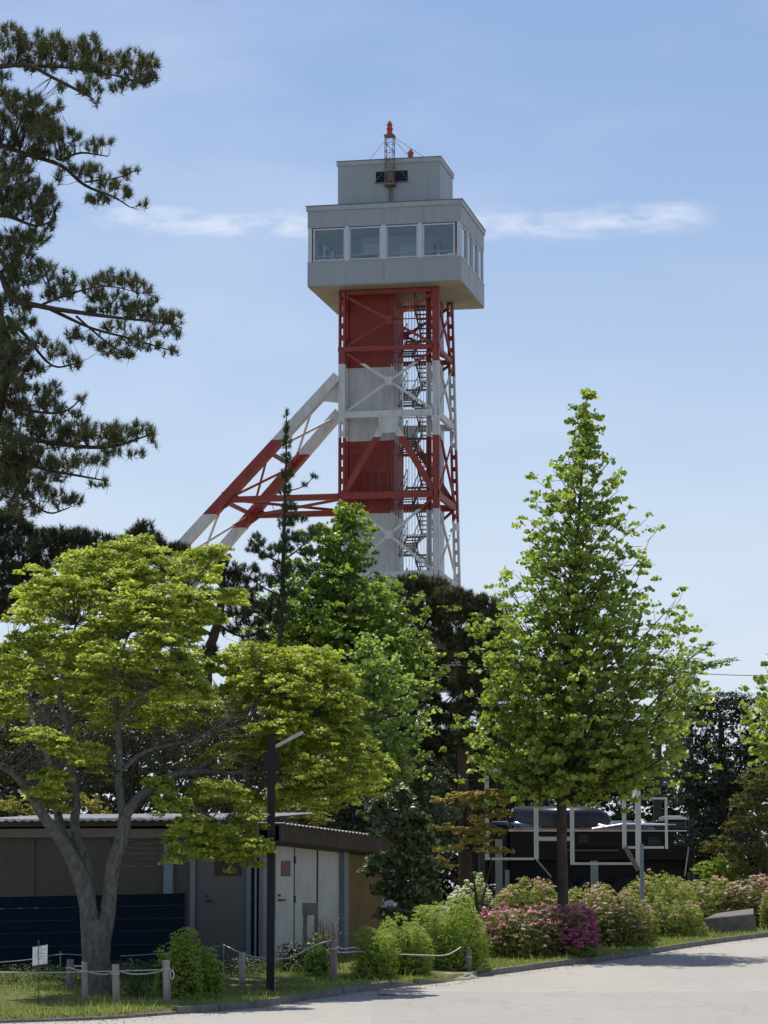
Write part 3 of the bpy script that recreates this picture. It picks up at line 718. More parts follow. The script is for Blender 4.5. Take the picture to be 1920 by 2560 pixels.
# solid cover plates on the lit parts of the front legs
m = TM(); m.box(FU0 - .17, FU0 + .17, FV - .175, FV - .162, 25.9, 29.7); m.build('cover_plate', M['tower'], tower)
m = TM(); m.box(FU1 - .10, FU1 + .10, FV - .18, FV - .162, 17.9, 29.7); m.build('cover_plate', M['tower'], tower)
m = TM(); m.box(FU1 - .10, FU1 + .10, FV - .18, FV - .162, 29.7, 32.8); m.build('cover_plate', M['tower'], tower)
def girder(a, b, h, w=.22): m = TM(); m.beam(a, b, w, h); return m.build('girder', M['tower'], tower)
for z, h in ((29.72, .24), (26.28, .34), (22.05, .34), (17.95, .3), (12.5, .3), (6.5, .3)):
    girder((FU0 - .2, FV - .05, z), (FU1 + .2, FV - .05, z), h)
    girder((FU0 + .2, vb(z), z), (FU1 - .2, vb(z), z), h)
    for u_ in (FU0, FU1): girder((u_, FV + .18, z), (u_, vb(z) - .18, z), h, .18)
girder((FU0 + .2, FV, 32.7), (FU1 - .2, FV, 32.7), .2)
def brace(a, b, w, d=.08): m = TM(); m.beam(a, b, d, w, up=(0, 0, 1) if abs(a[1] - b[1]) > .5 else (0, 0, 1)); return m.build('brace', M['tower'], tower)
for (z1, z0, typ) in ((32.7, 29.72, 'X'), (29.72, 26.28, 'X'), (26.28, 22.05, 'A'), (22.05, 17.95, 'X'), (17.95, 12.5, 'X'), (12.5, 6.5, 'X'), (6.5, 1.0, 'X')):
    for back in (0, 1):
        va = FV - .02 if not back else vb(z1); vc = FV - .02 if not back else vb(z0)
        uc = (FU0 + FU1) / 2
        if typ == 'X':
            brace((FU0 + .15, va, z1 - .15), (FU1 - .15, vc, z0 + .15), .14, .07); brace((FU1 - .15, va + .085, z1 - .15), (FU0 + .15, vc + .085, z0 + .15), .14, .07)
            m = TM(); m.box(uc - .2, uc + .2, (va + vc) / 2 - .06, (va + vc) / 2 - .045, (z0 + z1) / 2 - .22, (z0 + z1) / 2 + .22); m.build('gusset', M['tower'], tower)
        else:
            brace((uc - .1, va, z1 - .3), (FU0 + .15, vc, z0 + .2), .33, .14); brace((uc + .1, va, z1 - .3), (FU1 - .15, vc, z0 + .2), .33, .14)
            m = TM(); m.hexa([(uc - .42, va - .1, z1 - 1.0), (uc + .42, va - .1, z1 - 1.0), (uc + .42, va - .08, z1 - 1.0), (uc - .42, va - .08, z1 - 1.0),
                              (uc - .55, va - .1, z1 - .17), (uc + .55, va - .1, z1 - .17), (uc + .55, va - .08, z1 - .17), (uc - .55, va - .08, z1 - .17)]); m.build('gusset', M['tower'], tower)
    for u_ in (FU0, FU1):
        vm = (FV + vb((z0 + z1) / 2)) / 2
        brace((u_, FV + .1, z1 - .2), (u_, vb(z0) - .1, z0 + .2), .16, .10)
        brace((u_ + .11, vb(z1) - .1, z1 - .2), (u_ + .11, FV + .1, z0 + .2), .13, .06)
# ---- lift shaft
SX0, SX1, SV0, SV1 = 1.64, 4.02, 2.25, 5.0
m = TM(); m.box(SX0, SX1, SV0, SV1, 17.9, 32.86); m.box(SX0, SX1, SV0, SV1, g(150) - .1, 17.895); m.build('lift_shaft', M['tower'], tower)
m = TM()
for x in (SX0 - .02, SX1 + .02): m.box(x - .07, x + .07, SV0 - .13, SV0 - .003, 1, 32.8)
m.build('shaft_corner_pipe', M['tower'], tower)
for z in np.arange(18.5, 32.6, 2.05):
    m = TM(); m.box(SX0 + .06, SX1 - .1, SV0 - .012, SV0 - .002, z, z + .02); m.build('panel_seam', M['tower'], tower)
# balcony on the red band
m = TM()
for x in np.arange(2.2, 3.95, .42): m.box(x, x + .05, SV0 - .62, SV0 - .57, 22.3, 23.35)
m.box(2.15, 4.0, SV0 - .64, SV0 - .56, 23.33, 23.39); m.box(2.15, 4.0, SV0 - .64, SV0 - .56, 22.8, 22.84); m.box(2.15, 4.0, SV0 - .65, SV0 - .02, 22.22, 22.30)
m.build('balcony_rail', M['tower'], tower)
m = TM()
for z in (24.3, 23.0, 21.95, 24.8): m.beam((1.75, 1.7, z), (2.25, 2.2, z + .02), .04, .04)
m.build('bracket', M['tower'], tower)
# ---- stairs beside the shaft
ZS = 6.0; fl = 0; z = 6.0
SU = (4.42, 5.12, 5.22, 5.92)
while z < 32.0:
    for half in (0, 1):
        u0, u1 = (SU[0], SU[1]) if half == 0 else (SU[2], SU[3])
        va, vb_ = (2.1, 4.3) if half == 0 else (4.3, 2.1)
        za = z + half * 1.3
        if za > 32: break
        m = TM()
        for uu in (u0, u1): m.beam((uu, va, za), (uu, vb_, za + 1.3), .04, .2)
        flight = m.build('stair_flight', M['steeldark'], tower)
        for k in range(7):
            t = (k + .5) / 7; v_ = va + (vb_ - va) * t; zz_ = za + 1.3 * t
            m = TM(); m.box(u0 + .04, u1 - .04, v_ - .13, v_ + .13, zz_ - .02, zz_ + .015); m.build('tread', M['steeldark'], flight)
        m = TM(); 
        for uu in (u0, u1):
            m.beam((uu, va, za + .95), (uu, vb_, za + 2.25), .035, .035)
            m.beam((uu, va, za + .5), (uu, vb_, za + 1.8), .025, .025)
            for t in (0.0, .33, .66, 1.0): m.beam((uu, va + (vb_ - va) * t, za + 1.3 * t), (uu, va + (vb_ - va) * t, za + 1.3 * t + .95), .03, .03)
        m.build('handrail', M['steeldark'], tower)
        vl = 4.3 if half == 0 else 1.55
        m = TM(); m.box(SU[0], SU[3], vl, vl + .55, za + 1.27, za + 1.31)
        m.build('landing', M['steeldark'], tower)
    z += 2.6
# cage of vertical bars in front of and beside the stairs
for z0, z1 in ((29.9, 32.7), (26.5, 29.55), (22.3, 26.1), (18.15, 21.85), (12.7, 17.7)):
    m = TM()
    for x in np.arange(4.12, 6.3, .155): m.box(x, x + .026, 1.42, 1.446, z0, z1)
    for zz_ in (z0, (z0 + z1) / 2, z1): m.box(4.1, 6.3, 1.446, 1.47, zz_ - .03, zz_ + .03)
    for v_ in np.arange(1.5, 4.9, .2): m.box(6.28, 6.305, v_, v_ + .025, z0, z1)
    m.build('stair_cage', M['tower'], tower)
    m = TM()
    for x in (4.75, 6.02): m.box(x - .04, x + .04, 1.32, 1.40, z0, z1)
    m.build('stair_post', M['tower'], tower)
# side panel strip beside right leg (ladder / duct)
m = TM(); m.box(5.98, 6.2, 1.5, 1.75, 17.9, 32.8); m.build('duct', M['tower'], tower)
# plinth platform
m = TM(); m.box(5.0, 7.0, .9, 3.2, 17.45, 17.8); m.build('platform', M['cabin_trim'], tower)
m = TM(); m.box(6.75, 7.0, 4.6, 4.9, 20.6, 20.95); m.build('floodlight', M['paper'], tower)
# ---- slanting legs
def strut(px0, py0, px1, py1, vfun, nm='strut'):
    a = np.array(tw(px0, py0, vfun(27))); b = np.array(tw(px1, py1, vfun(20)))
    a[1] = vfun(a[2]); b[1] = vfun(b[2]); d = (b - a); t = (g(150) - .1 - a[2]) / d[2]; e = a + d * t
    m = TM(); m.beam(a - d / np.linalg.norm(d) * .15, e, .5, .62, up=(0, 1, 0)); o = m.build(nm, M['tower'], tower)
    for s_ in (.22, .45, .66, .85):
        p = a + (e - a) * s_; dd = (e - a) / np.linalg.norm(e - a); m = TM(); m.beam(p - dd * .06, p + dd * .06, .54, .66, up=(0, 1, 0)); m.build('splice_plate', M['tower'], o)
    return a, e
fa, fe = strut(840.5, 947, 462, 1356.5, lambda z: FV + .05)
ba, be = strut(846, 1036, 560, 1368, vb)
def onstrut(a, e, z): return a + (e - a) * ((z - a[2]) / (e[2] - a[2]))
m = TM(); x_ = FU0 - .17
m.hexa([(x_ - 1.05, FV, 27.1), (x_, FV, 26.95), (x_, FV + .12, 26.95), (x_ - 1.05, FV + .12, 27.1), (x_ - .6, FV, 27.75), (x_, FV, 28.1), (x_, FV + .12, 28.1), (x_ - .6, FV + .12, 27.75)]); m.build('gusset', M['tower'], tower)
pf = onstrut(fa, fe, 22.05); pb = onstrut(ba, be, 21.95)
girder(pf + np.array([.2, 0, 0]), (FU0 - .2, FV + .05, 22.05), .30, .3)
girder(pb + np.array([.2, 0, 0]), (FU0 - .2, vb(21.95), 21.95), .30, .3)
for p_, v_ in ((pf, FV + .05), (pb, vb(21.95))):
    m = TM(); m.hexa([(p_[0] - .5, v_ - .1, p_[2] - .65), (p_[0] + .1, v_ - .1, p_[2] - .4), (p_[0] + .1, v_ + .1, p_[2] - .4), (p_[0] - .5, v_ + .1, p_[2] - .65),
                      (p_[0] + .3, v_ - .1, p_[2] + .5), (p_[0] + .85, v_ - .1, p_[2] + .13), (p_[0] + .85, v_ + .1, p_[2] + .13), (p_[0] + .3, v_ + .1, p_[2] + .5)]); m.build('gusset', M['tower'], tower)
zz_ = [27.0, 24.5, 22.0, 18.4, 14.5, 10, 5]
for i in range(len(zz_) - 1):
    A0, A1 = onstrut(fa, fe, zz_[i]), onstrut(fa, fe, zz_[i + 1]); B0, B1 = onstrut(ba, be, zz_[i]), onstrut(ba, be, zz_[i + 1])
    brace(A0, B1, .12, .1); brace(B0, A1, .12, .1); brace(A1, B1, .2, .14)
brace(pf + np.array([.4, .2, 0]), (FU0, vb(22) - .2, 21.9), .14, .1); brace(pb + np.array([.4, -.2, 0]), (FU0, FV + .2, 21.95), .14, .1)

# ================================================================== POWER LINES (far right)
for i, (px, lab) in enumerate(((1560, 'grey utility pole hidden behind the tall tulip tree'), (2180, 'grey utility pole beyond the right hand trees'))):
    Y = 132; b = base_of(px, Y); t_ = thing('utility_pole', lab, 'utility pole', b, 'utility poles behind the park')
    MB(None, b).tube([b, b + np.array([0, 0, 12.2])], [.16, .1], 8).build('pole', M['post'], t_)
    MB(None, b).box(b[0] - .06, b[0] + .06, b[1] - .9, b[1] + .9, 11.2 + b[2] - .2, 11.2 + b[2]).build('crossarm', M['post'], t_)
for (ya, yb_, lab) in ((1660, 1664, 'upper thin power line crossing the sky at right'), (1722, 1726, 'lower thin power line crossing the sky at right')):
    a = at(1560, ya, 132); b = at(2180, yb_, 132); pts = [a + (b - a) * t - np.array([0, 0, .5 * 4 * t * (1 - t)]) for t in np.linspace(0, 1, 17)]
    o = MB().tube(pts, .022, 5).build('power_line', M['ropegrey']); tag(o, lab, 'cable', 'power lines')

# ================================================================== TREES
def tree_root(name, label, px, Y, group=None, cat='tree'):
    b = base_of(px, Y); return thing(name, label, cat, b, group), b

# ---- big maple
YM = 48.6
maple, mb0 = tree_root('maple_tree', 'large yellow-green maple with pale forked trunk beside the navy tarp', 244, YM)
m = MB(None, mb0); ML = []
ML.append(limb(m, [(238, 2525, 110, YM), (240, 2495, 88, YM), (241, 2440, 74, YM), (240, 2385, 72, YM), (240, 2340, 76, YM), (236, 2300, 66, YM)], 4, 14, .035))
m.build('trunk', M['bark_maple'], maple, True)
def mlimb(pts, n=9, name='limb'):
    m = MB(None, mb0); S = limb(m, pts, 4, n, .05); m.build(name, M['bark_maple'], maple, True); ML.append(S); return S
mlimb([(232, 2345, 58, YM), (222, 2280, 46, YM), (214, 2230, 46, YM), (203, 2195, 44, YM), (182, 2150, 38, YM - .1), (158, 2110, 31, YM - .2), (128, 2068, 28, YM - .3), (97, 2022, 26, YM - .4), (65, 1968, 22, YM - .5), (22, 1925, 18, YM - .6), (-40, 1900, 14, YM - .8)], 12)
mlimb([(214, 2210, 30, YM + .1), (219, 2176, 30, YM + .15), (208, 2137, 27, YM + .2), (193, 2098, 25, YM + .3), (186, 2055, 24, YM + .4), (191, 2010, 22, YM + .5), (183, 1950, 22, YM + .6), (177, 1880, 20, YM + .7), (170, 1815, 17, YM + .8), (150, 1740, 12, YM + .9), (165, 1660, 9, YM + 1), (190, 1560, 6, YM + 1)], 12)
mlimb([(176, 2140, 26, YM + .1), (158, 2088, 24, YM + .3), (146, 2045, 22, YM + .6), (138, 1990, 20, YM + 1.0), (120, 1900, 15, YM + 1.4), (80, 1800, 10, YM + 1.8)])
mlimb([(254, 2350, 46, YM), (268, 2290, 40, YM), (273, 2250, 38, YM), (277, 2206, 36, YM), (283, 2161, 38, YM), (297, 2122, 38, YM), (308, 2086, 34, YM), (312, 2040, 32, YM)], 12)
mlimb([(310, 2050, 26, YM), (302, 1995, 22, YM + .1), (296, 1950, 20, YM + .2), (298, 1900, 19, YM + .3), (296, 1840, 17, YM + .4), (291, 1763, 14, YM + .5), (285, 1686, 11, YM + .5), (288, 1612, 9, YM + .5), (322, 1583, 8, YM + .4), (386, 1547, 6, YM + .2), (440, 1500, 4, YM)])
RB = [(312, 2040, 28, YM), (330, 2014, 28, YM), (358, 1985, 25, YM + .1), (394, 1957, 22, YM + .3), (444, 1934, 17, YM + .6), (521, 1929, 13, YM + 1.0), (598, 1930, 11, YM + 1.5), (645, 1900, 9, YM + 1.9), (693, 1850, 8, YM + 2.2), (730, 1790, 6, YM + 2.4), (780, 1720, 4, YM + 2.5)]
mlimb(RB, 10)
mlimb([(300, 1930, 12, YM + .2), (366, 1878, 11, YM + .5), (463, 1852, 9, YM + .9), (579, 1801, 8, YM + 1.4), (640, 1757, 6, YM + 1.8), (700, 1690, 4, YM + 2.0)], 7)
mlimb([(480, 1930, 10, YM + .8), (503, 1915, 9, YM + 1.0), (571, 1859, 8, YM + 1.3), (633, 1782, 6, YM + 1.6), (660, 1700, 4, YM + 1.8)], 7)
mlimb([(598, 1930, 9, YM + 1.5), (680, 1935, 8, YM + 2.0), (770, 1930, 6, YM + 2.4), (860, 1900, 5, YM + 2.6), (950, 1900, 3, YM + 2.7)], 7)
mlimb([(360, 1985, 12, YM + .1), (430, 2010, 9, YM + .2), (500, 2030, 7, YM + .4), (560, 2060, 5, YM + .6)], 6)
mlimb([(185, 1900, 10, YM + .6), (110, 1790, 8, YM + .2), (60, 1740, 6, YM), (20, 1700, 4, YM)], 6)
mlimb([(290, 1800, 10, YM + .4), (350, 1740, 8, YM), (420, 1700, 6, YM - .3), (470, 1660, 4, YM - .4)], 6)
mlimb([(287, 1680, 8, YM + .5), (332, 1562, 6, YM + .7), (378, 1516, 5, YM + .9), (430, 1440, 4, YM + 1)], 6)
mlimb([(-40, 1900, 12, YM - .8), (-60, 1800, 10, YM - .6), (-30, 1700, 7, YM - .4), (20, 1630, 4, YM - .2)], 6)
pads = [ # cx, cy, rx, ry, dy
 (150, 1440, 115, 42, .6), (225, 1410, 90, 40, .9), (310, 1385, 95, 38, .8), (335, 1362, 50, 22, .9), (400, 1400, 70, 40, .5), (505, 1398, 62, 28, .3), (553, 1385, 34, 24, .2),
 (95, 1480, 65, 40, .2), (170, 1475, 80, 40, .1), (262, 1470, 90, 38, .1), (330, 1450, 60, 34, .4), (62, 1545, 48, 26, -.3),
 (270, 1545, 82, 42, -.6), (345, 1515, 75, 38, -.5), (425, 1495, 75, 34, -.3), (505, 1495, 65, 26, -.1), (572, 1490, 40, 18, 0), (480, 1530, 62, 20, -.3), (400, 1545, 60, 34, -.5),
 (60, 1615, 62, 40, -.2), (135, 1600, 80, 45, -.3), (200, 1615, 75, 42, -.5), (278, 1640, 62, 42, -.8), (390, 1605, 70, 32, -.9), (445, 1612, 55, 34, -.6), (330, 1662, 50, 30, -1.0),
 (20, 1672, 52, 40, -.6), (105, 1690, 82, 45, -.5), (215, 1700, 85, 48, -.2), (385, 1668, 62, 46, -.9), (470, 1690, 62, 48, -.6), (440, 1745, 58, 36, -.8), (510, 1740, 38, 40, -.3),
 (15, 1755, 42, 38, -.9), (95, 1845, 72, 28, -1.4), (140, 1870, 46, 26, -1.2), (130, 1955, 50, 36, -1.1), (105, 1990, 34, 22, -1.0), (225, 1895, 34, 40, -.4), (310, 1760, 60, 60, .6), (250, 1790, 60, 50, 1.2), (170, 1760, 60, 40, 1.4), (400, 1800, 60, 34, 1.0),
 (615, 1640, 62, 36, 1.9), (680, 1650, 68, 34, 2.2), (790, 1645, 86, 34, 2.6), (738, 1690, 60, 40, 2.0), (835, 1690, 46, 30, 2.3), (640, 1715, 66, 44, 1.6), (710, 1735, 85, 46, 1.7), (800, 1755, 78, 46, 2.0), (872, 1770, 52, 32, 2.1),
 (735, 1800, 55, 28, 1.4), (675, 1830, 66, 24, 1.1), (770, 1850, 80, 45, 1.6), (860, 1830, 56, 40, 2.2), (890, 1865, 60, 30, 2.0), (925, 1905, 48, 26, 2.2), (958, 1925, 26, 14, 2.2), (765, 1925, 52, 38, 1.0), (850, 1920, 76, 42, 1.7), (890, 1955, 56, 28, 1.6), (805, 1975, 66, 36, 1.5), (745, 1985, 54, 34, 1.9), (700, 1900, 50, 40, 1.5), (850, 1995, 34, 20, 1.9),
 (560, 1790, 50, 36, 1.7), (590, 1860, 46, 26, 1.4), (540, 1900, 40, 26, 1.3), (480, 1820, 46, 30, 1.4),
 (430, 2015, 52, 36, -.2), (535, 1975, 56, 36, .3), (600, 2000, 40, 36, .8), (480, 2075, 70, 44, -.1), (555, 2100, 60, 44, .1), (625, 2065, 40, 44, .6), (450, 2140, 34, 26, -.3), (600, 2135, 52, 34, .3), (520, 2130, 50, 30, 0), (395, 1965, 36, 26, .2), (640, 2120, 36, 30, .4)]
allC = []; allN = []; allR = []
for (cx, cy, rx, ry, dy) in pads:
    for ghost in (0, 1):
        if ghost and random.random() < .45 and cx < 570: continue
        if ghost: cx2 = cx + random.uniform(-30, 30); cy2 = cy + random.uniform(5, 38); dyy = dy + random.choice([1.1, 1.6, -.0]) + random.uniform(-.2, .4)
        else: cx2, cy2, dyy = cx, cy, dy
        Yc = YM + dyy; c_ = at(cx2, cy2, Yc); k = 1 / ppm(Yc); rad = np.array([rx, rx * .85, ry]) * k
        n_ = int(18 + 33 * rad[0] * rad[1] * (1.5 if not ghost else .9))
        a = rng.uniform(0, 2 * math.pi, n_); r = np.sqrt(rng.random(n_)) * 1.0
        x = np.cos(a) * r; y = np.sin(a) * r; zf = (1 - r ** 2) ** .5 * .95 - .35 + rng.normal(0, .2, n_)
        low = rng.random(n_) < .25; zf[low] -= .6
        allC.append(c_ + np.c_[x, y, zf] * rad); allN.append(np.c_[x * .6, y * .6, np.ones(n_)])
nfront = sum(len(c) for c in allC)
for (cx, cy, rx, ry, dy) in pads:          # the half of the crown that leans back over the workshop
    if cy < 1560 or (cx > 560 and 1600 < cy < 1860) or (1580 < cy < 1760 and cx < 500):
        for dyy in (random.uniform(2.4, 3.8), random.uniform(4.0, 6.0)):
            Yc = YM + dyy; c_ = at(cx + random.uniform(-20, 20) + (245 - cx) * .12, cy + random.uniform(25, 70), Yc); k = 1 / ppm(Yc); rad = np.array([rx, rx, ry]) * k
            n_ = int(8 + 22 * rad[0] * rad[1]); a = rng.uniform(0, 2 * math.pi, n_); r = np.sqrt(rng.random(n_)); x = np.cos(a) * r; y = np.sin(a) * r
            allC.append(c_ + np.c_[x, y, (1 - r ** 2) ** .5 * .9 - .3 + rng.normal(0, .2, n_)] * rad); allN.append(np.c_[x * .6, y * .6, np.ones(n_)])
C_ = np.vstack(allC); N_ = unit(np.vstack(allN))
P, Nr = clump_leaves(C_, N_, (.145 * rng.uniform(.7, 1.3, len(C_))), 34, .62, .7, .75, .5)
tint = np.clip(np.repeat(rng.random(len(C_)) ** 1.3, 34) * .65 + rng.random(len(P)) * .4, 0, 1)
sz = .066 * rng.uniform(.7, 1.3, len(P)); sz[nfront * 34:] *= 1.9
FP = np.vstack([fill_points([(cx, cy + 6, rx * 1.05, ry * 1.15)], YM + dy + .5, 50, .65, .5) for (cx, cy, rx, ry, dy) in pads if not (1560 < cy < 1960 and cx < 600)])
P, Nr, sz, tint = with_fill(P, Nr, sz, tint, FP, .15)
leaves('crown', P, Nr, sz, M['l_maple'], maple, 'wide', tint, off=mb0)
link_twigs(maple, C_, ML, M['bark_maple'], mb0, r0=.007, frac=.35, maxd=1.6)
# bare grey twigs under the canopy
sp = [(60 + random.random() * 560, 1740 + random.random() * 230) for _ in range(420)]
A = np.array([at(x, y, YM + random.uniform(.2, 2.2)) for x, y in sp]); ang = rng.uniform(-.5, 2.6, len(A)); Ln = rng.uniform(.15, .55, len(A))
B = A + np.c_[np.cos(ang) * Ln, rng.normal(0, .15, len(A)), np.abs(np.sin(ang)) * Ln * .8]
Lp = np.vstack([l[:, :3] for l in ML]); D = np.linalg.norm(A[:, None] - Lp[None], axis=2); near = Lp[D.argmin(1)]
kk = D.min(1) < 1.3
sticks('bare_twigs', np.vstack([A[kk], near[kk]]), np.vstack([B[kk], A[kk]]), .007, .003, M['bark_maple'], maple, mb0)

# ---- needle tufts
def tufts(name, C, axis, mat, parent, off, nl=.2, per=52, w=.013, spread=1.0, tint=None):
    n = len(C); ax = unit(axis); A = np.repeat(ax, per, 0)
    d = unit(rng.normal(size=(n * per, 3)))
    t = rng.uniform(.05, 1.0, n * per)[:, None]
    dirs = unit(A * (1.15 - t * .9) + d * spread * (.35 + t * .75))
    L = nl * rng.uniform(.65, 1.1, n * per)
    base = np.repeat(C, per, 0) - A * (rng.random(n * per) * nl * .7)[:, None]
    if tint is None: tint = rng.random(n)
    tt = np.clip(np.repeat(tint, per) * .6 + rng.random(n * per) * .4, 0, 1)
    return leaves(name, base, rng.normal(size=base.shape), L, mat, parent, 'needle', tt, T=dirs, width=w, off=off)
def leaves_T_fix(): pass
_old = leaves
def leaves(name, P, Nr, size, mat, parent, tpl='quad', tint=None, T=None, width=None, off=None):
    if tpl == 'needle' and T is not None:      # keep T exact, make the normal perpendicular
        T = unit(np.asarray(T, float)); Nr = np.asarray(Nr, float); Nr = Nr - T * (Nr * T).sum(1, keepdims=True)
    return _old(name, P, Nr, size, mat, parent, tpl, tint, T, width, off)
def pine(name, label, px, Y, trunk, limbs_, ells, mat, bark, nl=.2, per=52, dens=14, w=.013, twf=1.0, group=None, cat='tree', shell=.45, axup=.9, ydepth=.9, dm=6.5):
    root, b0 = tree_root(name, label, px, Y, group, cat)
    m = MB(None, b0); Ls = [limb(m, [(p[0], p[1], p[2], Y + (p[3] if len(p) > 3 else 0)) for p in trunk], 4, 9, .08)]; m.build('trunk', M[bark], root, True)
    for lb in limbs_:
        m = MB(None, b0); Ls.append(limb(m, [(p[0], p[1], p[2], Y + (p[3] if len(p) > 3 else 0)) for p in lb], 4, 6, .1)); m.build('limb', M[bark], root, True)
    C, Nn = subcentres(ells, Y, dens * dm, shell, .25, ydepth)
    ax = Nn * .45 + np.array([0, 0, axup]) + rng.normal(size=C.shape) * .35
    tufts('crown', C, ax, M[mat], root, b0, nl, per, w)
    link_twigs(root, C - unit(ax) * nl * .5, Ls, M[bark], b0, r0=.009, frac=twf * .45, maxd=1.8)
    return root
E_ = lambda *a: a
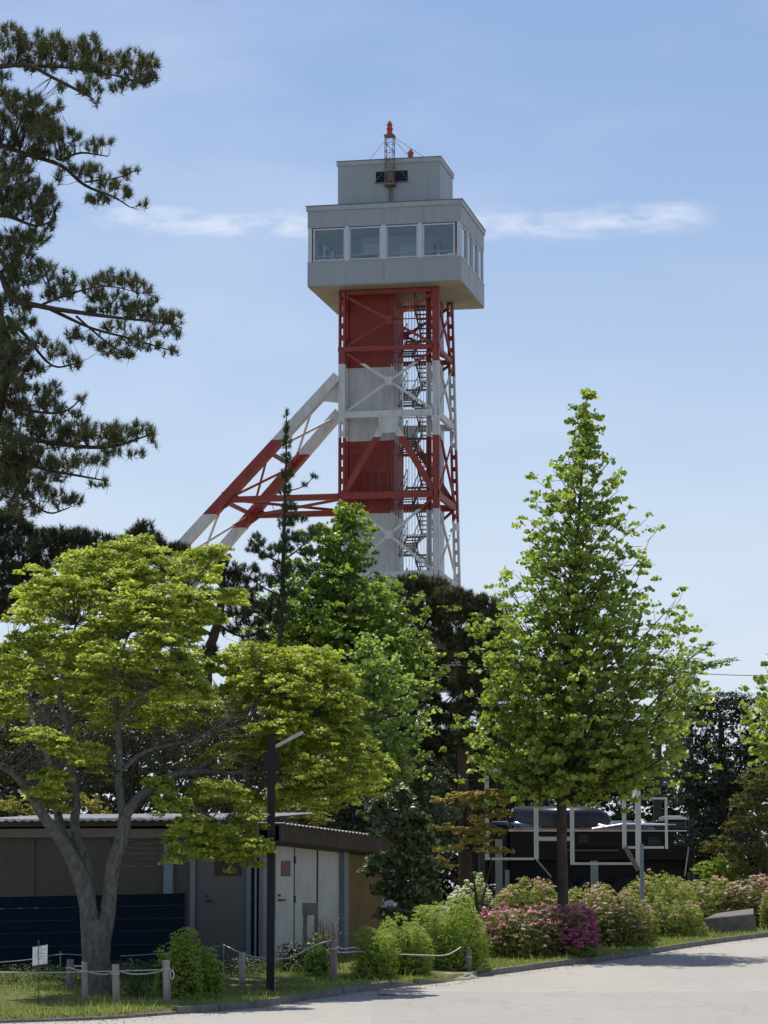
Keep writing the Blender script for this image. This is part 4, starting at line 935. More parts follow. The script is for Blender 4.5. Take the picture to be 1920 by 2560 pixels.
big_pine = pine('pine_tree', 'tall black pine reaching in from the left edge with long needled branches', -75, 60.5,
 [(-110, 2500, 90), (-100, 2100, 80), (-95, 1700, 70), (-70, 1350, 60), (-20, 1050, 48), (14, 920, 40), (8, 850, 36), (-12, 760, 32), (-40, 600, 28), (-70, 400, 24), (-80, 200, 20), (-70, 60, 10)],
 [[(-70, 180, 16), (0, 167, 14, -.3), (72, 164, 12, -.5), (130, 193, 9, -.6), (212, 235, 6, -.7), (236, 250, 3, -.7)],
  [(72, 164, 9, -.5), (182, 170, 7, -.3), (293, 190, 5, -.2), (358, 209, 3, -.1), (392, 190, 2, 0)],
  [(-60, 340, 16), (0, 362, 13, .2), (65, 385, 11, .3), (153, 414, 10, .3), (212, 463, 8, .2), (283, 492, 5, .1), (325, 518, 3, 0)],
  [(153, 400, 8, .3), (202, 382, 6, .5), (270, 391, 3, .6)],
  [(212, 455, 5, .2), (290, 445, 4, 0), (345, 425, 2, 0)],
  [(-40, 540, 14), (20, 540, 11, -.4), (90, 565, 7, -.6), (140, 547, 4, -.7)],
  [(0, 680, 16), (32, 745, 18, -.2), (98, 765, 15, -.4), (195, 781, 12, -.6), (293, 794, 8, -.8), (407, 807, 5, -.9), (455, 820, 3, -.9)],
  [(124, 772, 9, -.4), (228, 820, 7, -.1), (325, 846, 5, .1), (423, 875, 3, .2)],
  [(98, 765, 8, -.4), (160, 740, 6, .2), (260, 715, 4, .4), (360, 735, 2, .5)],
  [(15, 790, 12), (65, 840, 9, .3), (130, 914, 6, .5), (195, 908, 3, .5)],
  [(190, 790, 6, -.6), (260, 850, 5, -.7), (320, 890, 3, -.7)],
  [(10, 1000, 12), (65, 1025, 8, -.5), (156, 1031, 6, -.8), (208, 992, 3, -.9)],
  [(0, 1090, 18), (98, 1102, 13, .3), (260, 1119, 8, .6), (374, 1087, 4, .8)],
  [(10, 1130, 12), (100, 1170, 8, -.4), (200, 1190, 6, -.6), (272, 1203, 3, -.7)],
  [(0, 1180, 10), (60, 1240, 7, 0), (120, 1282, 5, .1), (172, 1270, 3, .1)],
  [(-40, 700, 10), (-60, 640, 8, -1.2), (-20, 600, 5, -2)], [(-70, 420, 10), (-180, 380, 7, .5), (-280, 400, 4, .6)], [(0, 900, 12), (-120, 860, 8, .3), (-240, 880, 4, .5)], [(-40, 1200, 12), (-150, 1150, 8, -.6), (-260, 1180, 4, -.8)]],
 [(25, 95, 45, 40), (80, 125, 50, 38), (140, 118, 50, 40, -.3), (185, 135, 45, 36, -.3), (222, 110, 34, 30, -.3), (205, 165, 40, 24, -.4), (290, 150, 30, 32, 0), (335, 150, 34, 34), (372, 160, 28, 34, .1), (340, 195, 40, 24), (225, 215, 38, 26, -.6), (150, 215, 18, 14, -.6), (295, 215, 26, 14, -.2), (10, 190, 22, 16), (238, 248, 14, 12, -.7), (100, 88, 16, 16), (378, 185, 20, 24, .1),
  (40, 300, 60, 50, .2), (90, 285, 45, 50, .3), (140, 270, 20, 26, .3), (120, 330, 45, 40, .3), (20, 350, 40, 25, .3), (60, 380, 60, 22, .2), (175, 345, 30, 24, .4), (225, 365, 26, 20, .5), (265, 350, 20, 16, .6), (150, 385, 36, 20, .3), (145, 445, 16, 14, .3), (200, 420, 34, 22, .2), (235, 430, 30, 20, 0), (270, 455, 36, 22, 0), (325, 430, 24, 20, 0), (245, 495, 36, 18, .1), (305, 480, 26, 16, .1), (350, 507, 22, 9, 0), (45, 425, 45, 22, .2),
  (30, 470, 60, 40, -.3), (90, 480, 50, 36, -.4), (120, 510, 36, 30, -.6), (60, 530, 60, 26, -.4), (115, 555, 30, 26, -.6), (30, 590, 50, 22, -.3), (90, 590, 40, 20, -.4), (60, 630, 30, 22), (20, 660, 40, 34),
  (60, 690, 50, 30, 0), (110, 675, 40, 30, .1), (165, 700, 30, 30, .3), (140, 730, 50, 22, .2), (40, 735, 45, 20), (230, 715, 34, 22, .4), (275, 695, 40, 24, .4), (320, 700, 34, 24, .4), (360, 720, 24, 20, .5), (270, 740, 60, 16, .4), (385, 750, 12, 12, .5),
  (345, 785, 40, 20, -.6), (400, 795, 36, 22, -.8), (440, 800, 22, 28, -.9), (430, 830, 26, 14, -.9), (355, 830, 44, 16, -.4), (290, 815, 40, 14, -.4), (180, 835, 26, 18, 0), (215, 850, 22, 14, 0), (270, 865, 26, 18, -.6), (310, 885, 24, 16, -.7), (370, 862, 40, 12, .1), (425, 877, 22, 8, .2), (250, 868, 10, 10, 0), (60, 800, 40, 16),
  (100, 850, 26, 22, .3), (140, 875, 30, 24, .4), (180, 905, 26, 18, .5), (50, 900, 36, 50), (20, 860, 30, 50), (90, 920, 30, 20, .2),
  (30, 960, 45, 34, -.2), (80, 990, 50, 34, -.5), (130, 975, 26, 26, -.7), (125, 1010, 40, 18, -.7), (208, 996, 16, 14, -.9), (190, 1035, 18, 14, -.8), (160, 1030, 20, 14, -.8),
  (60, 1055, 60, 34, .1), (120, 1070, 55, 34, .3), (190, 1080, 50, 34, .5), (250, 1090, 50, 34, .6), (310, 1090, 40, 28, .7), (350, 1070, 28, 22, .8), (382, 1095, 16, 24, .8), (210, 1060, 16, 16, .5), (285, 1065, 18, 16, .7), (290, 1128, 36, 12, .7), (340, 1130, 22, 12, .8),
  (40, 1140, 50, 30, -.2), (110, 1150, 50, 24, -.4), (160, 1155, 40, 22, -.5), (215, 1150, 36, 18, -.6), (255, 1150, 24, 14, -.6), (130, 1190, 50, 16, -.5), (40, 1190, 40, 30), (265, 1200, 12, 9, -.7), (235, 1210, 26, 6, -.7),
  (40, 1240, 40, 26), (100, 1230, 40, 22, .1), (150, 1245, 40, 22, .1), (190, 1250, 22, 14, .1),
  (10, 240, 40, 26, .4), (15, 420, 50, 30, .6), (10, 500, 50, 44, .4), (70, 600, 50, 22, .3), (20, 620, 40, 30, .8), (30, 760, 50, 30, .7), (15, 820, 34, 34, -.8), (45, 870, 40, 40, -1.0), (20, 940, 44, 36, -.9), (20, 1010, 44, 36, .4), (20, 1100, 50, 36, -.9), (60, 1120, 50, 30, -.6), (30, 1160, 50, 30, .8), (70, 1200, 44, 24, .5), (15, 1210, 44, 30, -.4), (60, 1270, 50, 20, .4),
  (110, 330, 44, 34, -.4), (60, 250, 50, 30, -.3), (240, 145, 40, 26, .2), (270, 175, 36, 20, -.3), (105, 165, 50, 16, -.3), (45, 150, 46, 16, -.2), (300, 770, 50, 14, -.6), (350, 760, 40, 16, -.5), (240, 775, 40, 12, -.5), (320, 850, 34, 12, 0), (160, 1110, 50, 20, .6), (60, 1160, 40, 20, .4),
  (-200, 360, 60, 30, .5), (-180, 860, 70, 34, .4), (-200, 1150, 70, 34, -.7), (-60, 560, 40, 60, -1.8)],
 'l_pine', 'bark_pine', nl=.19, per=38, dens=25, w=.014, dm=5.2, cat='pine tree')
M['l_dead'] = leafmat('dead_needle', (.14, .075, .04), (.26, .16, .08), .12, (1.3, 1.2, .9))
C, Nn = subcentres([(290, 884, 26, 16, -.6), (320, 880, 18, 12, -.7), (150, 1178, 34, 12, -.4), (120, 1168, 24, 10, -.4), (430, 872, 10, 7, .2), (150, 420, 16, 10, .3), (310, 215, 16, 8, 0), (60, 660, 24, 12), (230, 500, 12, 8, .1), (70, 930, 22, 14)], 60.5, 120, .4)
tufts('dead_needles', C, np.array([0, 0, .6]) + rng.normal(size=C.shape) * .6, M['l_dead'], big_pine, np.array(big_pine.location), .15, 26, .014)
pine('pine_tree', 'dark pine crown spread along the top of the yellow-green maple at far left', -110, 68,
 [(-120, 2500, 60), (-110, 2000, 54), (-90, 1650, 44), (-60, 1480, 30), (-20, 1400, 18)],
 [[(-60, 1480, 18), (60, 1440, 14, .2), (180, 1400, 11, .3), (300, 1390, 8, .3), (380, 1385, 6, .2), (450, 1385, 3, .2)], [(-80, 1560, 14), (20, 1540, 9, -.4), (70, 1500, 5, -.5)]],
 [(20, 1290, 40, 22), (30, 1320, 60, 26), (50, 1370, 70, 34, -.3), (110, 1350, 50, 30), (150, 1330, 30, 16), (190, 1345, 45, 26), (170, 1385, 60, 22), (240, 1350, 45, 24), (290, 1365, 45, 22), (340, 1335, 24, 16), (360, 1315, 22, 16), (375, 1345, 34, 22), (410, 1370, 30, 18), (445, 1375, 34, 18), (30, 1440, 60, 44, -.3), (90, 1420, 40, 30), (20, 1510, 46, 40, -.4), (60, 1490, 30, 24, -.4), (480, 1395, 20, 12), (300, 1395, 60, 20)],
 'l_pinedark', 'bark_pine', nl=.2, per=40, dens=26, w=.018, cat='pine tree')
pine('pine_tree', 'dark pine with crooked trunk between the yellow-green maple and the thin bare conifer', 520, 72,
 [(500, 2500, 34), (505, 2000, 32), (515, 1700, 30), (522, 1630, 26), (535, 1590, 24), (548, 1540, 22), (555, 1480, 16), (560, 1420, 10), (575, 1390, 5)],
 [[(545, 1550, 12), (590, 1535, 8, .3), (650, 1530, 5, .5), (700, 1540, 3, .6)], [(535, 1590, 10), (480, 1560, 7, -.3), (440, 1545, 3, -.4)], [(553, 1490, 9), (600, 1470, 6, .2), (630, 1480, 3, .2)], [(556, 1470, 8), (520, 1430, 5, 0), (490, 1420, 3, 0)], [(542, 1560, 8), (600, 1590, 5, .4), (660, 1580, 3, .4)]],
 [(565, 1425, 40, 26), (590, 1450, 34, 24), (610, 1480, 28, 18), (540, 1410, 30, 20), (510, 1430, 34, 20), (595, 1530, 40, 16, .3), (640, 1520, 44, 20, .5), (680, 1545, 30, 18, .6), (620, 1555, 40, 14, .4), (480, 1560, 34, 14, -.3), (450, 1545, 24, 12, -.4), (510, 1530, 30, 12), (600, 1500, 40, 18), (640, 1590, 40, 16, .4), (500, 1635, 44, 10), (520, 1620, 30, 12), (570, 1570, 30, 12), (690, 1500, 20, 14, .5)],
 'l_pinedark', 'bark_pine', nl=.18, per=36, dens=20, w=.018, cat='pine tree')
# thin conifer in front of the slanting legs
pine('conifer_tree', 'thin sparse conifer rising in front of the slanting tower legs', 702, 76,
 [(700, 2500, 26), (698, 2000, 20), (700, 1640, 15), (706, 1500, 12), (709, 1380, 10), (712, 1250, 7), (715, 1150, 5), (716, 1060, 3), (716, 1018, 2)],
 [[(706, 1490, 5), (660, 1470, 4, -.3), (610, 1430, 2, -.4)], [(708, 1410, 5), (660, 1385, 4, .2), (625, 1345, 2, .3)], [(709, 1400, 5), (750, 1370, 4, .2), (795, 1320, 2, .2)], [(712, 1290, 4), (750, 1290, 3, -.1), (785, 1285, 2, -.1)], [(713, 1230, 4), (760, 1215, 2.5, .2), (790, 1185, 1.5, .2)], [(705, 1560, 6), (640, 1530, 4, .3), (590, 1470, 2, .4)], [(706, 1470, 5), (760, 1450, 3, .4), (790, 1420, 2, .5)], [(711, 1320, 4), (690, 1290, 2), (680, 1260, 1.5)], [(708, 1440, 5), (690, 1420, 3, -.9), (700, 1380, 2, -1.4)]],
 [(716, 1035, 5, 20), (717, 1070, 10, 20), (718, 1105, 14, 22), (712, 1370, 26, 24), (705, 1420, 28, 24), (712, 1540, 26, 30), (716, 1145, 14, 18), (719, 1185, 18, 20), (714, 1225, 18, 20), (722, 1265, 22, 20), (715, 1305, 24, 18), (725, 1340, 26, 18), (785, 1190, 10, 9, .2), (765, 1210, 10, 6, .2),
  (645, 1350, 24, 20, .3), (630, 1370, 20, 14, .3), (665, 1385, 22, 12, .2), (690, 1370, 24, 14), (755, 1345, 30, 18, .2), (790, 1325, 20, 14, .2), (750, 1295, 24, 12, -.1), (770, 1380, 26, 14, .2), (620, 1420, 30, 16, -.4), (600, 1445, 22, 12, -.4), (655, 1445, 30, 12, -.3), (640, 1470, 24, 10, -.3), (740, 1420, 30, 16, .4), (780, 1420, 20, 12, .4), (690, 1450, 26, 16), (610, 1500, 26, 14, .3), (650, 1510, 24, 10, .3), (690, 1500, 24, 20), (720, 1480, 24, 20)],
 'l_cedar', 'bark_dark', nl=.13, per=26, dens=30, w=.015, dm=9, cat='conifer tree', shell=.3)
# brownish dark pines right of the tower base
pine('pine_tree', 'brownish dark pine covering the tower base beside the middle tulip tree', 1015, 84,
 [(1005, 2400, 26), (1012, 1930, 24), (1030, 1800, 22), (1046, 1680, 20), (1050, 1560, 14), (1055, 1470, 8)],
 [[(1046, 1680, 8), (1100, 1640, 5, .4), (1150, 1620, 3, .5)], [(1030, 1800, 8), (1090, 1770, 5, -.4), (1130, 1740, 3, -.5)], [(1050, 1560, 7), (1110, 1530, 4), (1160, 1500, 2)], [(1050, 1600, 6), (1000, 1570, 4), (970, 1540, 2)]],
 [(1030, 1455, 50, 20), (1075, 1462, 50, 20), (1010, 1480, 46, 24), (1090, 1490, 60, 24), (1050, 1520, 60, 24), (1120, 1540, 50, 30), (1020, 1550, 44, 28), (1080, 1580, 60, 28, .3), (1130, 1620, 60, 34, .3), (1080, 1650, 44, 24, .4), (1100, 1700, 60, 34, .3), (1060, 1745, 44, 30), (1110, 1790, 60, 36, -.3), (1080, 1850, 60, 36), (985, 1700, 40, 60, .6), (975, 1560, 30, 30, .4), (1000, 1760, 44, 50, .6), (970, 1640, 30, 44, 1.2), (1130, 1950, 60, 50, .5), (1060, 1950, 50, 50, .5), (1150, 1700, 50, 40, .5), (1020, 1880, 50, 30), (1130, 1870, 60, 40, .3), (1000, 1620, 30, 30, 1), (990, 1820, 40, 50, 1)],
 'l_brownpine', 'bark_pine', axup=.25, nl=.18, per=34, dens=20, w=.026, dm=9, group='brownish pines below the tower', cat='pine tree')
pine('pine_tree', 'brownish dark pine with reddish trunk standing just left of the tall tulip tree', 1165, 80,
 [(1166, 2420, 44), (1164, 2200, 36), (1160, 2050, 32), (1158, 1900, 28), (1165, 1750, 22), (1175, 1600, 14), (1180, 1490, 7)],
 [[(1160, 1900, 10), (1220, 1860, 6, .3), (1260, 1840, 3, .4)], [(1165, 1750, 9), (1210, 1710, 5, -.3), (1250, 1690, 3, -.4)], [(1175, 1620, 7), (1220, 1590, 4), (1255, 1560, 2)]],
 [(1130, 1484, 50, 18), (1175, 1496, 46, 20), (1215, 1512, 38, 20), (1240, 1535, 28, 20), (1150, 1520, 50, 26), (1210, 1545, 50, 28), (1180, 1590, 50, 30), (1240, 1590, 34, 30), (1200, 1640, 60, 34), (1170, 1700, 50, 34), (1230, 1710, 50, 40), (1190, 1770, 60, 36), (1240, 1800, 40, 40), (1180, 1850, 60, 36), (1240, 1880, 50, 40), (1150, 1930, 60, 44, .6), (1220, 1960, 60, 44, .6), (1270, 1700, 40, 70, .8), (1110, 1990, 50, 40, 1), (1170, 2040, 60, 44, -.9), (1120, 2080, 50, 40, -.9), (1210, 2090, 50, 30, -.9), (1060, 1640, 60, 50, 1), (1240, 1640, 50, 60, 1)],
 'l_brownpine', 'bark_brown', axup=.25, nl=.18, per=34, dens=20, w=.026, dm=9, group='brownish pines below the tower', cat='pine tree')

# ---- broadleaf trees with ascending branches
def ascending_tree(name, label, px, Y, trunk, env, nb, mat, bark, leaf=.105, per=15, cat='tree', group=None, rise=.9, clr=.17, start=.3, tpl='hex', depthk=.9, ysq=1.0, gap=-.5):
    """env: list of (py, left_px, right_px) envelope of the crown"""
    root, b0 = tree_root(name, label, px, Y, group, cat)
    m = MB(None, b0); T_ = limb(m, [(p[0], p[1], p[2], Y) for p in trunk], 5, 9, .05); m.build('trunk', M[bark], root, True)
    ey = np.array([e[0] for e in env], float); el = np.array([e[1] for e in env], float); er = np.array([e[2] for e in env], float)
    tz = T_[::-1]   # top first? trunk given bottom->top
    zz = T_[:, 2]; order = np.argsort(zz)
    def trunk_at(z): return np.array([np.interp(z, zz[order], T_[order, i]) for i in (0, 1)] + [z])
    ys = []
    w = (er - el) ** ysq; cy = np.linspace(ey[0], ey[-1], 200); cw = np.interp(cy, ey, w) + 55; cdf = np.cumsum(cw); cdf /= cdf[-1]
    k = 1 / ppm(Y); C = []; SA = []; SB = []; RA = []
    for i in range(nb):
        py = float(np.interp((i + random.random()) / nb, cdf, cy)); az = i * 2.39996 + random.uniform(-.3, .3)
        L_, R_ = np.interp(py, ey, el), np.interp(py, ey, er)
        z = at(px, py, Y)[2]; t0 = trunk_at(z); pxt = 960 + (t0[0]) / k
        cx = math.cos(az); hw = (R_ - pxt) if cx > 0 else (pxt - L_); hd = (R_ - L_) / 2 * depthk
        rad = max(.05, k * (hw * abs(cx) + hd * abs(math.sin(az))) / (abs(cx) + abs(math.sin(az)))) * random.choice([1.12, 1.12, 1.06, .95, .8, .6])
        tip = t0 + np.array([math.cos(az) * rad, math.sin(az) * rad, 0])
        zb = max(z - rise * rad - .15, at(px, ey[-1] - 20, Y)[2] - .2); zb = min(zb, z - .05)
        a = trunk_at(zb)
        mid = a + (tip - a) * .55 + np.array([0, 0, -.08 * rad]) + rng.normal(size=3) * .05 * rad
        L = rad + .3; nn = max(3, int(L / .14))
        for j in range(nn):
            t = start + (1 - start) * (j + random.random()) / nn
            p = (1 - t) ** 2 * a + 2 * t * (1 - t) * mid + t * t * tip
            side = rng.normal(size=3) * np.array([1, 1, .55]) * (.12 + .17 * rad * (1 - abs(t - .6)))
            q = p + side; q[2] += .06
            C.append(q)
            if random.random() < .5: SA.append(p); SB.append(q); RA.append(.006)
        SA += [a, mid * .999 + a * .001]; SB += [(a + 2 * mid + tip) / 4 * 1.0, tip]; RA += [.012 + .012 * rad, .008 + .006 * rad]
        SA[-1] = SB[-2]
    for j in range(int(60 * len(env) / 18)):
        zt_ = T_[-1, 2] - random.random() * 1.6; C.append(trunk_at(zt_) + rng.normal(size=3) * np.array([.10, .10, .06]) * (1 + (T_[-1, 2] - zt_) * .7))
    C.append(trunk_at(T_[-1, 2]) + np.array([0, 0, .08]))
    C = np.array(C)
    q_ = C * 2.3 + Y; nf = np.sin(q_[:, 0] * 1.3 + np.sin(q_[:, 2] * 1.1)) * np.sin(q_[:, 2] * 1.7 + q_[:, 1]) + .5 * np.sin(q_[:, 0] * 3.1) * np.sin(q_[:, 2] * 2.9 + q_[:, 1] * 2.3)
    C = C[(nf > gap - .2 * rng.random(len(C)))]
    # keep inside the outline so stray clusters do not fatten it
    r_ = clr * rng.uniform(.6, 1.25, len(C))
    P, Nr = clump_leaves(C, np.tile([0, 0, 1.0], (len(C), 1)), r_, per, .9, .35, .9, .3)
    tint = np.clip(np.repeat(rng.random(len(C)), per) * .5 + rng.random(len(P)) * .5, 0, 1)
    leaves('crown', P, Nr, leaf * rng.uniform(.6, 1.2, len(P)), M[mat], root, tpl, tint, off=b0)
    sticks('branches', SA, SB, np.array(RA), .004, M[bark], root, b0, sides=4)
    return root
ascending_tree('tulip_tree', 'tall conical bright green tulip tree standing among the azaleas right of the tower', 1407, 62.5,
 [(1409, 2370, 30), (1408, 2240, 27), (1405, 2100, 26), (1405, 2000, 25), (1411, 1880, 23), (1424, 1750, 20), (1430, 1600, 15), (1437, 1450, 11), (1446, 1300, 8), (1458, 1150, 5), (1466, 988, 2)],
 [(985, 1460, 1474), (1030, 1446, 1488), (1080, 1428, 1502), (1120, 1412, 1516), (1150, 1396, 1545), (1200, 1386, 1548), (1260, 1355, 1592), (1320, 1340, 1612), (1380, 1338, 1615), (1430, 1285, 1630), (1500, 1262, 1665), (1560, 1240, 1685), (1620, 1236, 1715), (1700, 1232, 1725), (1780, 1222, 1705), (1840, 1190, 1700), (1890, 1185, 1670), (1925, 1220, 1640), (1965, 1290, 1600), (1995, 1380, 1560)],
 250, 'l_tulip', 'bark_dark', leaf=.108, per=13, cat='tulip tree', clr=.17, rise=1.0, start=.3, gap=-.52)
ascending_tree('tulip_tree', 'darker green tulip tree in the middle hiding the lower left corner of the tower', 835, 78,
 [(838, 2420, 30), (835, 1900, 24), (833, 1700, 18), (832, 1560, 14), (838, 1420, 10), (850, 1330, 6), (862, 1275, 3)],
 [(1270, 845, 885), (1300, 812, 922), (1340, 800, 922), (1400, 765, 912), (1440, 730, 945), (1480, 690, 985), (1530, 660, 1015), (1580, 645, 1040), (1640, 632, 1055), (1700, 640, 1045), (1770, 660, 1020)],
 300, 'l_tulipdark', 'bark_dark', leaf=.125, per=12, cat='tulip tree', clr=.2, rise=.8, start=.3)
ascending_tree('broadleaf_tree', 'fresh light green young tree behind the maple and left of the dark pines', 935, 66,
 [(945, 2450, 24), (940, 2050, 20), (932, 1840, 16), (930, 1760, 11), (925, 1680, 7), (920, 1610, 3)],
 [(1595, 905, 960), (1640, 880, 1000), (1700, 868, 1040), (1760, 862, 1060), (1820, 860, 1065), (1880, 870, 1060), (1930, 880, 1040), (1980, 900, 1010)],
 110, 'l_light', 'bark_maple', leaf=.10, per=12, cat='tree', clr=.18, start=.3)
ascending_tree('tulip_tree', 'bright green tulip tree cut off by the right edge of the picture', 2000, 57,
 [(2003, 2450, 28), (2000, 2000, 22), (2000, 1700, 14), (2000, 1560, 5)],
 [(1560, 1985, 2015), (1640, 1925, 2070), (1700, 1902, 2090), (1760, 1896, 2110), (1830, 1890, 2120), (1880, 1895, 2110), (1920, 1915, 2090)],
 70, 'l_tulip', 'bark_dark', leaf=.12, per=12, cat='tulip tree', clr=.17)

def blob_tree(name, label, px, Y, trunk, limbs_, ells, mat, bark, dens=20, r=.2, per=30, size=.07, cat='tree', group=None, tpl='quad', **kw):
    root, b0 = tree_root(name, label, px, Y, group, cat)
    m = MB(None, b0); Ls = [limb(m, [(p[0], p[1], p[2], Y + (p[3] if len(p) > 3 else 0)) for p in trunk], 4, 7, .08)]; m.build('trunk', M[bark], root, True)
    for lb in limbs_:
        m = MB(None, b0); Ls.append(limb(m, [(p[0], p[1], p[2], Y + (p[3] if len(p) > 3 else 0)) for p in lb], 3, 5, .1)); m.build('limb', M[bark], root, True)
    crown_of(ells, Y, root, M[mat], b0, dens * 2.6, r, per, size, tpl, Ls, M[bark], **kw)
    return root
# pale tree whose branch tips show right of the tall tulip tree
blob_tree('cherry_tree', 'pale green tree whose wispy branch tips poke out right of the tall tulip tree', 1640, 101,
 [(1640, 2350, 26), (1645, 1900, 20), (1650, 1750, 14), (1660, 1680, 8)],
 [[(1650, 1720, 7), (1720, 1690, 5), (1780, 1665, 4), (1842, 1643, 2)], [(1655, 1700, 6), (1720, 1650, 4), (1780, 1610, 2)], [(1650, 1730, 6), (1700, 1720, 4), (1750, 1700, 2)]],
 [(1700, 1655, 60, 30), (1745, 1625, 34, 14), (1770, 1612, 22, 9), (1745, 1665, 44, 18), (1790, 1662, 36, 11), (1822, 1652, 22, 7), (1700, 1700, 50, 26), (1740, 1705, 34, 12), (1680, 1740, 40, 26), (1620, 1700, 60, 50)],
 'l_light', 'bark_dark', dens=22, r=.16, per=22, size=.06, flat=.4)
# dark evergreen at right
blob_tree('evergreen_tree', 'broad dark evergreen with rusty tips at the right behind the locomotive end', 1810, 78,
 [(1810, 2350, 34), (1808, 2000, 26), (1805, 1850, 16), (1800, 1780, 8)], [[(1808, 2000, 10), (1860, 1900, 6), (1880, 1830, 3)], [(1808, 2040, 10), (1740, 1950, 6), (1710, 1880, 3)]],
 [(1790, 1760, 60, 30), (1850, 1755, 50, 28), (1745, 1790, 50, 34), (1890, 1790, 50, 40), (1820, 1800, 80, 46), (1740, 1860, 60, 50), (1830, 1880, 90, 60), (1900, 1880, 60, 60), (1720, 1930, 50, 40), (1790, 1960, 90, 60), (1880, 1980, 70, 60), (1730, 2000, 60, 40), (1800, 2040, 90, 50), (1760, 2100, 70, 40), (1850, 2100, 80, 50), (1940, 1950, 60, 120)],
 'l_ever', 'bark_dark', dens=20, r=.20, per=34, size=.07, cat='tree', up=.3)
blob_tree('yellowgreen_tree', 'yellow-green leafy crown peeking between the tall tulip tree and the dark evergreen', 1730, 100,
 [(1730, 2350, 22), (1728, 1900, 14), (1725, 1760, 8)], [], [(1715, 1740, 45, 40), (1700, 1780, 50, 40), (1745, 1760, 26, 24), (1690, 1830, 50, 40)], 'l_tulip', 'bark_dark', dens=16, r=.2, per=20, size=.09)
blob_tree('yellowgreen_tree', 'small yellow-green crown peeping over the brownish pines beside the tower foot', 1205, 88,
 [(1205, 2350, 18), (1204, 1900, 12), (1205, 1600, 5)], [], [(1225, 1500, 44, 18), (1180, 1515, 30, 12), (1115, 1510, 30, 12), (1250, 1530, 30, 22), (1200, 1545, 30, 12, -8.6), (1235, 1560, 26, 12, -8.6), (1120, 1525, 26, 8, -8.6)], 'l_tulip', 'bark_dark', dens=14, r=.2, per=16, size=.09, fill=60)
blob_tree('bronze_shrub_tree', 'bronze green small leaved tree in the lower right corner above the azaleas', 1895, 76,
 [(1905, 2350, 20), (1900, 2150, 14), (1895, 2000, 7)], [[(1900, 2150, 8), (1850, 2080, 4), (1820, 2040, 2)]],
 [(1890, 1960, 50, 36), (1930, 1950, 50, 60), (1860, 2010, 44, 26), (1900, 2040, 60, 50), (1840, 2070, 44, 26), (1800, 2110, 46, 20), (1850, 2130, 50, 34), (1910, 2130, 50, 50), (1775, 2125, 30, 14), (1880, 2180, 50, 30), (1930, 2200, 40, 30)],
 'l_olive', 'bark_dark', dens=18, r=.16, per=26, size=.055)
blob_tree('green_shrub', 'fresh green shrub below the bronze tree behind the azaleas', 1800, 76.5,
 [(1800, 2330, 8), (1800, 2200, 5)], [], [(1770, 2175, 36, 22), (1810, 2160, 44, 30), (1850, 2180, 36, 26), (1800, 2195, 60, 24)], 'l_bush', 'bark_dark', dens=26, r=.13, per=24, size=.05, cat='shrub')
blob_tree('evergreen_tree', 'dark green evergreen behind the orange leaved maple and the white frames', 1260, 101,
 [(1265, 2330, 30), (1262, 2050, 20), (1255, 1930, 10)], [], [(1250, 1900, 70, 44), (1320, 1930, 70, 44), (1190, 1930, 60, 40), (1260, 1980, 90, 44), (1130, 1980, 70, 50), (1350, 1990, 70, 44), (1200, 2040, 90, 40), (1100, 1900, 60, 50), (1080, 2050, 70, 60), (1420, 1960, 60, 50)],
 'l_ever', 'bark_dark', dens=18, r=.22, per=30, size=.075)
blob_tree('evergreen_tree', 'dark green evergreen between the maple foliage and the brownish pines', 1060, 76,
 [(1060, 2380, 24), (1058, 2080, 16), (1050, 1960, 8)], [], [(1040, 1930, 50, 40), (1090, 1960, 50, 44), (1010, 1990, 50, 44), (1080, 2040, 70, 50), (1020, 2080, 60, 50), (1100, 2120, 60, 44), (1010, 2150, 60, 50)],
 'l_glossy', 'bark_dark', dens=18, r=.2, per=28, size=.07)
# understory behind the workshop
blob_tree('understory_tree', 'brown twiggy tree in the shade behind the workshop roof at far left', 90, 66,
 [(95, 2420, 30), (90, 2050, 22), (80, 1900, 12)], [[(90, 2050, 10), (160, 1950, 6), (210, 1880, 3)], [(90, 2080, 10), (20, 1980, 6), (-20, 1900, 3)]],
 [(30, 1830, 80, 60), (110, 1800, 80, 60), (40, 1930, 80, 60), (130, 1900, 80, 60), (60, 2010, 90, 40), (180, 1980, 70, 50), (200, 1850, 70, 60), (-30, 1900, 50, 100)],
 'l_under', 'bark_dark', dens=11, r=.24, per=20, size=.065)
blob_tree('understory_tree', 'brown green tree in the shade behind the workshop beside the forked maple limbs', 330, 66,
 [(335, 2420, 30), (330, 2050, 22), (330, 1900, 12)], [[(330, 2050, 10), (400, 1950, 6), (450, 1880, 3)]],
 [(280, 1830, 80, 60), (360, 1810, 80, 60), (290, 1930, 80, 60), (380, 1920, 80, 60), (310, 2010, 90, 40), (430, 1990, 70, 50), (450, 1860, 70, 60), (400, 1760, 70, 44)],
 'l_under', 'bark_dark', dens=11, r=.24, per=20, size=.065)
blob_tree('understory_tree', 'brown green tree in the shade left of the tall lamp post', 560, 67,
 [(565, 2420, 30), (560, 2050, 22), (560, 1900, 12)], [[(560, 2050, 10), (620, 1950, 6), (660, 1880, 3)]],
 [(520, 1840, 80, 60), (600, 1820, 80, 60), (520, 1930, 80, 60), (620, 1920, 80, 60), (540, 2010, 80, 36), (690, 1880, 70, 60), (700, 1970, 70, 50), (640, 1760, 80, 50), (760, 1850, 70, 70)],
 'l_under', 'bark_dark', dens=11, r=.24, per=20, size=.065)
